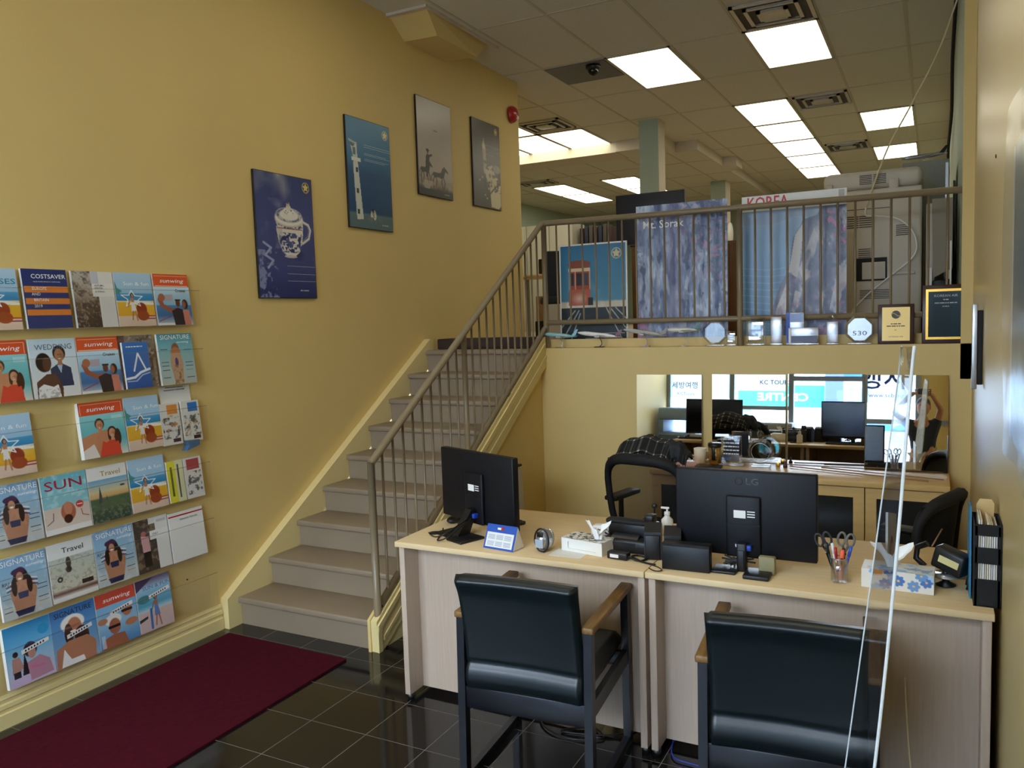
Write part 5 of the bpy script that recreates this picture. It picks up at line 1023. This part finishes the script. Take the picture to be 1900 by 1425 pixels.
board_y('mountain_poster', 'tall violet mountain poster standing behind the landing railing', 1.74, 2.40, ZU, 2.53, 5.385, .015, cv, .0, [('Mt. Sorak', .078, 0.20, .875, .30)], WINK)
cv = Cv(200, 300); cv.grad([(0, 'a3b9cc'), (.12, '93adc6'), (.2, '7f9cba'), (.3, '6a90b4'), (.6, '5a86ad'), (1, '557f9e')])
cv.poly([(0, .1), (.3, .08), (.6, .04), (1, .0), (1, .10), (.6, .14), (.3, .20), (0, .19)], '7f96b2'); cv.poly([(.45, .15), (.75, .05), (1, .02), (1, .2)], '8597a8')
for k in range(12): cv.line([(0, .48+.045*k), (.28, .50+.045*k), (.42, .49+.045*k)], .005, '86a6bf', .7)
cv.poly([(.26, 1), (.30, .76), (.38, .60), (.46, .50), (.50, .30), (.60, .18), (.72, .16), (.85, .04), (1, .0), (1, 1)], '5e5f7a')
for pts, c in (([(.30, .98), (.34, .76), (.46, .55), (.44, .72), (.40, .98)], 'c9c3bb'), ([(.46, .52), (.52, .28), (.60, .20), (.58, .40), (.54, .56)], 'bdb6ae'), ([(.56, .50), (.70, .24), (.74, .30), (.66, .55), (.60, .60)], 'a7a2a8'), ([(.42, .98), (.52, .64), (.58, .66), (.50, .9)], 'b5aeb0'), ([(.84, .78), (.92, .50), (1, .44), (1, .6), (.9, .80)], 'a9aab4')): cv.poly(pts, c)
rock = np.clip((cv.X-.28)*5, 0, 1)*np.clip((cv.Y-.98+cv.X*1.15)*7, 0, 1); q1 = cv.noise(41, 10, 4, 2.0, .9); cv.put(np.clip((q1-.52)*7, 0, 1)*rock*.8, 'c2beba'); cv.put(np.clip((.47-q1)*7, 0, 1)*rock*.85, '3c4263'); q2 = cv.noise(42, 26, 3); cv.put(np.clip((q2-.56)*9, 0, 1)*rock*np.clip((cv.Y-.5)*3, 0, 1), 'a9829c'); cv.splat(23, 30, .48, 'b0608c', cv.mask(.82, .12, 1, .36), k=8); cv.splat(24, 30, .5, '3f6a78', cv.mask(.2, .82, .45, 1), k=8, al=.8); cv.splat(25, 30, .5, '3a4668', cv.mask(.80, .1, 1, .5), k=8, al=.7)
cv.rect(0, 0, 1, .105, 'dcdcd4')
t = board_y('coast_poster', 'sea cliff poster with white header standing right of the mountain poster', 2.50, 3.17, ZU, 2.525, 5.385, .015, cv, .0, [('KOREA', .115, .17, .958, .27)], mat('ink_red', 'cf3a44', .5))
L('header_side', M().box(.62, .655, -.002, -.001, .93, 1.005), mat('header_grey', 'b9b9b2', .6), t)
cv = Cv(130, 180); cv.grad([(0, '2f76a0'), (.3, '3b80a4'), (.55, '4a88a6'), (.57, 'c9c2b0'), (.62, 'd3c8b2'), (.625, '26333b'), (1, '1b262d')])
cv.splat(3, 6, .5, '7fa8b8', cv.mask(.4, .25, 1, .6), k=4, al=.6); cv.splat(4, 12, .5, 'd9d2c0', cv.mask(0, .56, 1, .62), k=5)
cv.poly([(.14, .20), (.44, .20), (.46, .60), (.12, .60)], 'a04a34'); cv.ell(.29, .19, .19, .045, '8a4632'); cv.rect(.12, .23, .46, .26, 'e0c3a0'); cv.rect(.15, .28, .21, .40, '2b2b33'); cv.rect(.25, .28, .33, .40, '2b2b33'); cv.rect(.37, .28, .43, .40, '3a3a44')
for xq in (.13, .22, .345, .445): cv.rect(xq, .26, xq+.02, .44, 'd9a98a')
cv.rect(.14, .44, .46, .60, 'b5604a'); cv.ell(.29, .53, .13, .07, 'd9b5a3', al=.7, soft=.6); cv.rect(.42, .52, .50, .60, '2a2a2a'); cv.rect(0, .62, 1, .63, '33424a')
for a, bq in (((.70, .63), (.98, 1)), ((.76, .63), (1, .84)), ((.84, .63), (1, .74)), ((.22, .65), (.0, .82)), ((.28, .65), (.0, .96)), ((.30, .68), (.12, 1))): cv.line([a, bq], .010, 'c3c8c6')
cv.rect(.38, .88, .97, .885, 'b9c2c6'); cv.rect(.38, .93, .55, .935, 'b9c2c6'); maple(cv, .86, .10, .055, 'ddd0a0', '3a7a9c')
board_y('tram_poster', 'poster of a red cable car on tracks behind the left part of the landing railing', 1.11, 1.66, ZU, 2.295, 5.40, .02, cv, .012, None, None)
def model_plane(x, z, ln, body, tail, label, up=0, yaw_=0, stand=BLACK, kind=0):
    t = thing('model_plane', label, 'model plane', (x, 5.245, ZU+.001), 0, 'model planes on the ledge'); X = Tr(0, 0, z-ZU)@Rz(yaw_)@Ry(up)
    n = 12; pts = [(-ln/2+ln*i/n, 0, 0) for i in range(n+1)]; rr = [.016*min(1, (.12+i/n*5)**.6)*(1 if i < 8 else max(.15, 1-(i-8)/4.6)) for i in range(n+1)]
    L('fuselage', M().tube(pts, rr, n=12, X=X), mat('plane_'+body, body, .25), t)
    wg = M()
    for s in (-1, 1): wg.prism([(-.03, 0), (.03, 0), (.075, s*ln*.28), (.055, s*ln*.28)], -.006, -.002, 'z', X=X@Matrix.Rotation(s*.10, 4, 'X'))
    for s in (-1, 1): wg.lathe([(.005, -.018), (.008, 0), (.006, .018)], X=X@Tr(-.005, s*ln*.12, -.014)@Ry(PI/2))
    L('wing', wg, mat('plane_wing', 'c3c6c8', .3), t)
    L('tail_fin', M().prism([(ln*.34, .006), (ln*.46, .006), (ln*.52, .055), (ln*.47, .055)], -.002, .002, 'y', X=X).prism([(ln*.40, -.05), (ln*.48, -.05), (ln*.46, 0), (ln*.48, .05), (ln*.40, .05), (ln*.38, 0)], .004, .007, 'z', X=X), mat('plane_'+tail, tail, .3), t)
    L('stand', M().tube([(.0, 0, .004), (.02, 0, .02), (.02, 0, .04), (0, 0, z-ZU-.012)], .003).rbox(-.035, .035, -.02, .02, 0, .006, .002), stand, t); return t
model_plane(1.175, 1.607, .26, '8fc3c9', '7fb9c6', 'pale turquoise model plane on the ledge, nearest the stairs', .10, .15, CHROME)
model_plane(1.49, 1.605, .33, 'eceae6', '6a2530', 'white model plane with a dark red tail, second from the stairs', .12, .1, BLACK)
model_plane(1.84, 1.615, .34, 'b9b8b4', 'a3a3a6', 'silver grey model plane on a curved stand, third from the stairs', .14, -.15, mat('lilac_stand', 'b9a3b8', .3))
model_plane(2.12, 1.628, .24, 'd9ddd0', '2f6a4a', 'small white model plane with a dark green tail, beside the octagonal award', .02, .05, CRYS)
def octo(x, z, r, label, words=None, n=8, thick=.02, m=CRYS, face=None):
    t = thing('crystal_award', label, 'award', (x, 5.235, ZU+.001)); L('base', M().rbox(-r*.75, r*.75, -.018, .018, 0, .010, .002), m, t)
    L('disc', M().lathe([(.0001, -thick/2), (r*.82, -thick/2), (r, 0), (r*.82, thick/2), (.0001, thick/2)], n=n, X=Tr(0, 0, .010+r*math.cos(PI/n))@Rx(PI/2)@Rz(PI/n), smooth=False), m, t)
    if words:
        b = M(); text(b, words, .04, 0, r*.75, -thick/2-.002, width=r*.9); L('engraving', b, mat('etched_grey', '56657a', .4), t)
    return t
FROST = glassy('frosted_crystal', (.86, .87, .93), .35, .8, .25)
octo(2.345, 0, .088, 'octagonal clear crystal award on the ledge left of the centre post')
octo(3.262, 0, .092, 'octagonal crystal award engraved with 530 left of the gold plaque', '530', m=FROST)
def slabaward(x, w_, h_, label, extra=None, m=CRYS, y=5.235, basem=None):
    t = thing('crystal_award', label, 'award', (x, y, ZU+.001)); L('base', M().rbox(-w_/2-.004, w_/2+.004, -.018, .018, 0, .014, .002), basem or m, t); L('block', M().rbox(-w_/2, w_/2, -.008, .008, .014, h_, .003), m, t); return t
t = slabaward(2.455, .06, .10, 'small clear crystal award directly in front of the centre railing post')
t = slabaward(2.62, .13, .19, 'open rectangular clear crystal frame award right of the centre post'); L('bevel', M().tube([(-.05, -.009, .03), (.05, -.009, .03), (.05, -.009, .17), (-.05, -.009, .17)], .002, closed=True), SILVER, t)
t = slabaward(2.752, .075, .19, 'narrow crystal award on a silver foot', m=FROST, basem=SILVER)
t = slabaward(2.875, .11, .215, 'tall clear award with a blue left edge', m=FROST, y=5.228); L('blue_edge', M().box(-.058, -.035, -.010, .010, .014, .215), mat('cobalt_glass', '2a3fb0', .1), t); L('blue_top', M().box(-.058, .05, -.0095, -.0085, .15, .205), mat('pale_blue_glass', '8fa0d0', .1), t)
t = slabaward(2.925, .185, .115, 'low clear photo block in front of the blue edged award', m=FROST, y=5.221); L('photo_strip', M().box(-.075, .085, -.0095, -.0085, .02, .06), mat('photo_violet', '5d6280', .4), t); L('white_label', M().box(-.092, -.078, -.0095, -.0085, .015, .11), WHITE, t)
t = thing('crystal_award', 'slim crystal trophy with a round top beside the octagonal 530 award', 'award', (3.10, 5.235, ZU+.001)); L('base', M().rbox(-.04, .04, -.018, .018, 0, .012, .002), CRYS, t); L('stem', M().rbox(-.035, .035, -.008, .008, .012, .15, .003), FROST, t); L('orb', M().lathe([(.0001, -.008), (.024, -.006), (.024, .006), (.0001, .008)], X=Tr(0, 0, .18)@Rx(PI/2)), CRYS, t)
t = thing('gold_plaque', 'wooden plaque with a gold plate and round emblem on the ledge', 'plaque', (3.47, 5.208, ZU+.001), (-.06, 0, 0))
L('board', M().rbox(-.102, .102, 0, .018, 0, .247, .004), MAHOG, t); L('plate', M().box(-.078, .078, -.002, 0, .02, .228), mat('gold_plate', 'd3b169', .35, .35), t)
b = M().lathe([(.0001, 0), (.025, 0), (.025, .001), (.0001, .001)], n=30, X=Tr(0, -.0022, .182)@Rx(PI/2), smooth=False); L('emblem', b, mat('ink_brown', '2a1a14', .4), t)
b = M().tube([(-.024*math.cos(q/8*PI*1), -.0042, .182+(.010*math.sin(q/8*2*PI))) for q in range(9)], .0035); L('emblem_wave', b, mat('gold_plate', 'd3b169', .35, .35), t)
b = M(); dashes(b, -.028, .028, .122, .006, -.003, 1); dashes(b, -.052, .052, .108, .006, -.003, 2); dashes(b, -.006, .006, .085, .004, -.003, 3); text(b, 'KOREAN AIR', .012, 0, .045, -.003, width=.08); L('lettering', b, mat('ink_brown', '2a1a14', .4), t)
t = thing('dark_plaque', 'larger wooden plaque with dark blue plate and gold border on the ledge', 'plaque', (3.742, 5.206, ZU+.001), (-.05, 0, 0))
L('board', M().rbox(-.128, .128, 0, .02, 0, .355, .004), MAHOG, t); L('gold_border', M().box(-.108, .108, -.003, 0, .025, .33), GOLD, t); L('plate', M().box(-.094, .094, -.0045, -.003, .04, .315), mat('plate_blue', '16303a', .12, .3), t)
b = M(); text(b, 'KOREAN AIR', .020, 0, .288, -.0055, width=.125); dashes(b, -.014, .014, .262, .006, -.0055, 1); dashes(b, -.06, .06, .242, .006, -.0055, 2); dashes(b, -.018, .018, .222, .005, -.0055, 3); L('lettering', b, mat('ink_silver', 'a3a8a8', .3), t)
# copier seen from behind
t = thing('photocopier', 'big beige office copier seen from behind over the railing', 'photocopier', (3.36, 6.1, ZU))
O('body', M().rbox(3.08, 3.60, 5.92, 6.5, ZU+.02, 2.50, .02), BEIGE, t); O('scanner', M().rbox(2.975, 3.60, 5.90, 6.5, 2.50, 2.565, .012), BEIGE, t)
O('lid', M().rbox(2.965, 3.60, 5.93, 6.45, 2.57, 2.70, .045, seg=4), BEIGE, t); O('hinge', M().rbox(3.395, 3.455, 5.905, 5.94, 2.545, 2.625, .005), BEIGE, t); O('hinge', M().rbox(2.99, 3.03, 5.905, 5.94, 2.545, 2.62, .005), BEIGE, t)
def slots(x0, x1, z0, z1, n):
    b = M()
    for i in range(n): z = z0+(z1-z0)*(i+.3)/n; b.box(x0, x1, 5.9165 if z < 2.5 else 5.926, 5.932, z, z+(z1-z0)/n*.42)
    return O('vent_slots', b, BEIGED, t)
slots(3.10, 3.20, 2.30, 2.39, 6); slots(3.205, 3.30, 2.30, 2.39, 6); slots(3.44, 3.52, 2.23, 2.31, 6); slots(3.20, 3.28, 2.09, 2.16, 5); slots(3.21, 3.40, 1.80, 1.87, 6); slots(3.205, 3.285, 2.60, 2.67, 6); slots(3.295, 3.375, 2.60, 2.67, 6)
O('port_recess', M().box(3.17, 3.385, 5.914, 5.925, 1.93, 2.09), BLACKM, t); O('port_cover', M().rbox(3.225, 3.375, 5.905, 5.915, 1.94, 2.06, .003, X=None), BEIGE, t)
O('panel_seam', M().box(3.405, 3.409, 5.9165, 5.93, 1.6, 2.42).box(3.12, 3.40, 5.9165, 5.93, 2.43, 2.434), BEIGED, t); O('side_grille', M().rbox(3.085, 3.095, 5.914, 5.93, 1.75, 2.25, .002), BEIGED, t); O('ledge', M().rbox(3.44, 3.56, 5.90, 5.93, 1.965, 1.985, .003), BEIGE, t)
cable('white_cable', [(3.25, 5.90, 2.44), (3.25, 5.885, 2.385), (3.32, 5.885, 2.375), (3.44, 5.885, 2.35), (3.535, 5.885, 2.27), (3.57, 5.885, 2.16), (3.54, 5.885, 2.07), (3.40, 5.885, 1.95), (3.26, 5.885, 1.83), (3.17, 5.885, 1.72), (3.14, 5.89, 1.60)], .006, WHITE, 'white cable looping down the back of the beige copier')
cable('hanging_cord', [(3.845, 5.88, 3.90), (3.70, 5.88, 3.45), (3.53, 5.88, 3.10), (3.38, 5.88, 2.81), (3.25, 5.89, 2.44)], .006, mat('cream_cord', 'd9cba0', .6), 'thin pale cord running from the ceiling down to the beige copier')
solo('wall_anchor', M().rbox(3.80, 3.822, 5.85, 5.90, 3.90, 3.98, .004), WHITE, 'small white cord anchor high on the right wall', 'anchor')
t = thing('grey_cabinet', 'tall grey metal cabinet behind the beige copier', 'cabinet', (3.62, 6.9, ZU)); O('carcass', M().rbox(3.45, 3.772, 6.62, 7.2, ZU, 2.83, .006), GREYM, t); O('door_edge', M().box(3.745, 3.765, 6.612, 6.62, ZU+.05, 2.80), SILVER, t)
t = thing('model_plane', 'grey model plane displayed on top of the tall grey cabinet', 'model plane', (3.60, 6.75, 2.831)); X = Tr(0, 0, .055)@Rz(.15)@Ry(-.05)
L('fuselage', M().tube([(-.16+.32*i/10, 0, 0) for i in range(11)], [.017*min(1, (.12+i*.5)**.6)*(1 if i < 7 else max(.15, 1-(i-7)/3.8)) for i in range(11)], n=10, X=X), SILVER, t); L('wing', M().prism([(-.03, 0), (.03, 0), (.09, .13), (.07, .13)], -.006, -.002, 'z', X=X).prism([(-.03, 0), (.03, 0), (.09, -.13), (.07, -.13)], -.006, -.002, 'z', X=X), SILVER, t); L('tail_fin', M().prism([(.10, .008), (.14, .008), (.17, .06), (.15, .06)], -.002, .002, 'y', X=X), BLACK, t); L('stand', M().tube([(0, 0, 0), (0, 0, .045)], .003).rbox(-.03, .03, -.02, .02, 0, .005, .001), CHROME, t)
t = thing('side_machine', 'narrow pale office machine between the copier and the right wall', 'office machine', (3.71, 6.1, ZU)); O('body', M().rbox(3.625, 3.68, 5.95, 6.4, ZU+.02, 2.44, .01), BEIGE, t); O('panel', M().prism([(3.67, 1.93), (3.785, 1.99), (3.785, 2.46), (3.66, 2.46)], 5.90, 5.91, 'y'), mat('taupe_board', '8f8470', .6), t); O('base', M().rbox(3.63, 3.79, 5.95, 6.3, ZU, 1.92, .01), BLACK, t)
solo('paper_block', M().rbox(3.63, 3.665, 5.90, 5.948, 1.84, 2.0, .002), WHITE, 'white block of paper low on the narrow machine', 'paper')
for i, (y, z1, th) in enumerate(((6.95, 2.72, .02), (6.85, 2.45, .015))): solo('leaning_frame', M().prism([(y-.45, ZU), (y, ZU), (y+.10, z1), (y-.30, z1-.14)], 3.806-.02*i-.003, 3.819-.02*i, 'x'), BLACK if i == 0 else BLACKM, ('tall black frame leaning against the right wall behind the railing', 'shorter black board leaning in front of the tall black frame')[i], 'frame')
solo('white_strip', M().rbox(3.765, 3.775, 5.52, 5.55, ZU, 2.15, .002, X=None), WHITE, 'thin white strip standing upright by the right railing end', 'strip')
cable('ornament_string', [(3.80, 6.6, 3.95), (3.79, 7.2, 3.70), (3.80, 8.0, 3.45), (3.79, 9.0, 3.30), (3.80, 9.6, 3.12)], .014, BLACKM, 'dark string of ornaments along the upper right wall')
t = thing('display_screen', 'flat black display panel behind the mountain poster', 'display', (1.46, 6.6, 2.33)); O('display', M().rbox(1.155, 1.775, 6.58, 6.61, 2.36, 2.80, .004), mat('display_black', '22232c', .5), t); O('foot', M().rbox(1.3, 1.6, 6.52, 6.66, 2.335, 2.35, .004).box(1.42, 1.50, 6.60, 6.62, 2.35, 2.40), BLACK, t)
t = thing('wooden_cabinet', 'brown wooden cabinet behind the posters in the upper office', 'cabinet', (1.9, 6.8, ZU)); O('carcass', M().rbox(1.32, 2.62, 6.5, 7.0, ZU, 2.33, .005), BROWNW, t)
for x in (1.34, 1.77, 2.20): O('door', M().rbox(x, x+.40, 6.488, 6.499, ZU+.04, 2.30, .003), BROWNW, t)
solo('white_box', M().rbox(1.345, 1.43, 6.52, 6.57, 2.331, 2.37, .01), WHITE, 'small white box on the brown cabinet between the posters', 'box')
for i, x in enumerate((-2.32, -1.93, -1.54)):
    t = thing('locker', ('tall cream locker farthest left in the upper office', 'middle tall cream locker in the upper office', 'right tall cream locker in the upper office')[i], 'locker', (x+.19, 11.2, ZU), 0, 'cream lockers')
    O('carcass', M().rbox(x, x+.38, 11.0, 11.5, ZU, 3.14, .006), mat('locker_cream', 'c9c6b4', .5), t); O('door', M().rbox(x+.015, x+.365, 10.985, 10.999, ZU+.04, 3.11, .004), mat('locker_cream', 'c9c6b4', .5), t)
    o = O('handle', M().rbox(x+.31, x+.33, 10.97, 10.985, 2.3, 2.42, .003), CHROME, t)
for i in range(7): solo('binder', M().rbox(-1.12+.075*i, -1.06+.075*i, 11.2, 11.45, 2.80, 3.06+.02*(i % 3), .004), mat('binder_%d' % (i % 3), ('4a2f3a', '2f3a52', '5d5650')[i % 3], .6), 'dark binder in a row on the far shelf', 'binder', 'binders on the far shelf')
t = thing('far_shelf', 'dark shelf unit carrying binders in the far office', 'shelf', (-.85, 11.3, ZU)); O('unit', M().box(-1.15, -.55, 11.1, 11.5, 2.77, 2.80).box(-1.15, -1.12, 11.1, 11.5, ZU, 2.77).box(-.58, -.55, 11.1, 11.5, ZU, 2.77).box(-1.12, -.58, 11.1, 11.5, 2.2, 2.22), BROWNW, t)
t = thing('office_table', 'pale table with a black printer by the wall end upstairs', 'table', (-.1, 8.3, ZU)); O('top', M().rbox(-.75, .18, 7.9, 8.6, 2.20, 2.225, .003), MAPLE, t)
for x in (-.72, .14):
    for y in (7.94, 8.56): O('leg', M().box(x-.015, x+.015, y-.015, y+.015, ZU, 2.20), GREYM, t)
solo('desktop_printer', M().rbox(-.30, .10, 7.98, 8.4, 2.226, 2.40, .015), BLACK, 'black printer on the pale table in the upper office', 'printer')
solo('cardboard_box', M().rbox(-.35, .10, 8.0, 8.4, 1.70, 1.98, .004), mat('cardboard', 'a3835c', .8), 'tan cardboard box under the pale table upstairs', 'box'); solo('storage_crate', M().rbox(-.36, .12, 7.98, 8.4, ZU, 1.698, .01), BLACKM, 'black crate under the tan cardboard box upstairs', 'crate')
t = thing('office_chair', 'black office chair behind the corner post of the landing railing', 'office chair', (.30, 7.3, ZU), .5); L('backrest', M().rbox(-.20, .20, -.06, .02, .42, .90, .05, seg=4), BLACKM, t); L('seat', M().rbox(-.23, .23, -.25, .22, .36, .44, .03, seg=3), BLACKM, t); L('column', M().lathe([(.25, 0), (.25, .03), (.03, .06), (.03, .36)], n=16), BLACK, t)
solo('low_partition', M().rbox(.55, 1.30, 6.3, 6.34, ZU, 1.86, .004), mat('partition_beige', 'a8987c', .7), 'low beige partition behind the stair railing corner', 'partition')
t = thing('wall_clock', 'white round clock on the side of the far column', 'clock', (.60, 13.75, 3.05)); L('face', M().lathe([(.18, -.04), (.19, -.02), (.18, 0), (.0001, 0)], X=Ry(PI/2)), WHITE, t)
solo('far_desk', M().rbox(2.30, 2.60, 7.4, 7.9, ZU, 2.20, .01), mat('orange_wood', 'a9743c', .5), 'orange brown desk end seen between the two big posters', 'desk')
# ---------------------------------------------------------------- near right wall
t = thing('wall_frame', 'thin silver edged frame hanging on the right wall, seen edge on', 'picture frame', (3.862, 4.2, 1.30)); O('frame', M().rbox(3.838, 3.860, 4.02, 4.05, 1.35, 1.75, .003), SILVER, t); O('backing', M().rbox(3.861, 3.883, 4.03, 4.07, 1.37, 1.72, .003), BLACKM, t)
t = thing('plastic_sleeve_poster', 'poster in a clear plastic sleeve on the right wall at the picture edge', 'poster', (3.87, 1.9, 1.36))
cv = Cv(60, 80); cv.grad([(0, '8f9488'), (.3, '6d7a72'), (.6, '4d5f60'), (.8, 'b9c9d6'), (1, 'd6e0e6')]); cv.splat(3, 10, .5, '4a4f48', k=5, al=.7); cv.rect(0, 0, .06, 1, 'e4e0d6'); cv.rect(.94, 0, 1, 1, 'e4e0d6')
o = L('print', pic_mesh('sleeve', cv, .80, .80), None, t); o.rotation_euler = (0, 0, -PI/2); o.location = (.002, .44, .02)
O('sleeve', M().grid(lambda u, v: (3.862-.012*abs(math.sin(6*u+3*v)), 1.42+.96*u, 1.32+.95*v+(.04*math.sin(3*u) if v == 0 else 0)), 16, 12), glassy('plastic_sleeve', (.97, .98, 1), .06, .35, .22), t)
solo('wall_hook', M().ball((3.882, 3.3, 2.31), .003, .008, .008), mat('hook_grey', '5a5448', .5), 'tiny dark screw hole high on the right wall', 'screw')
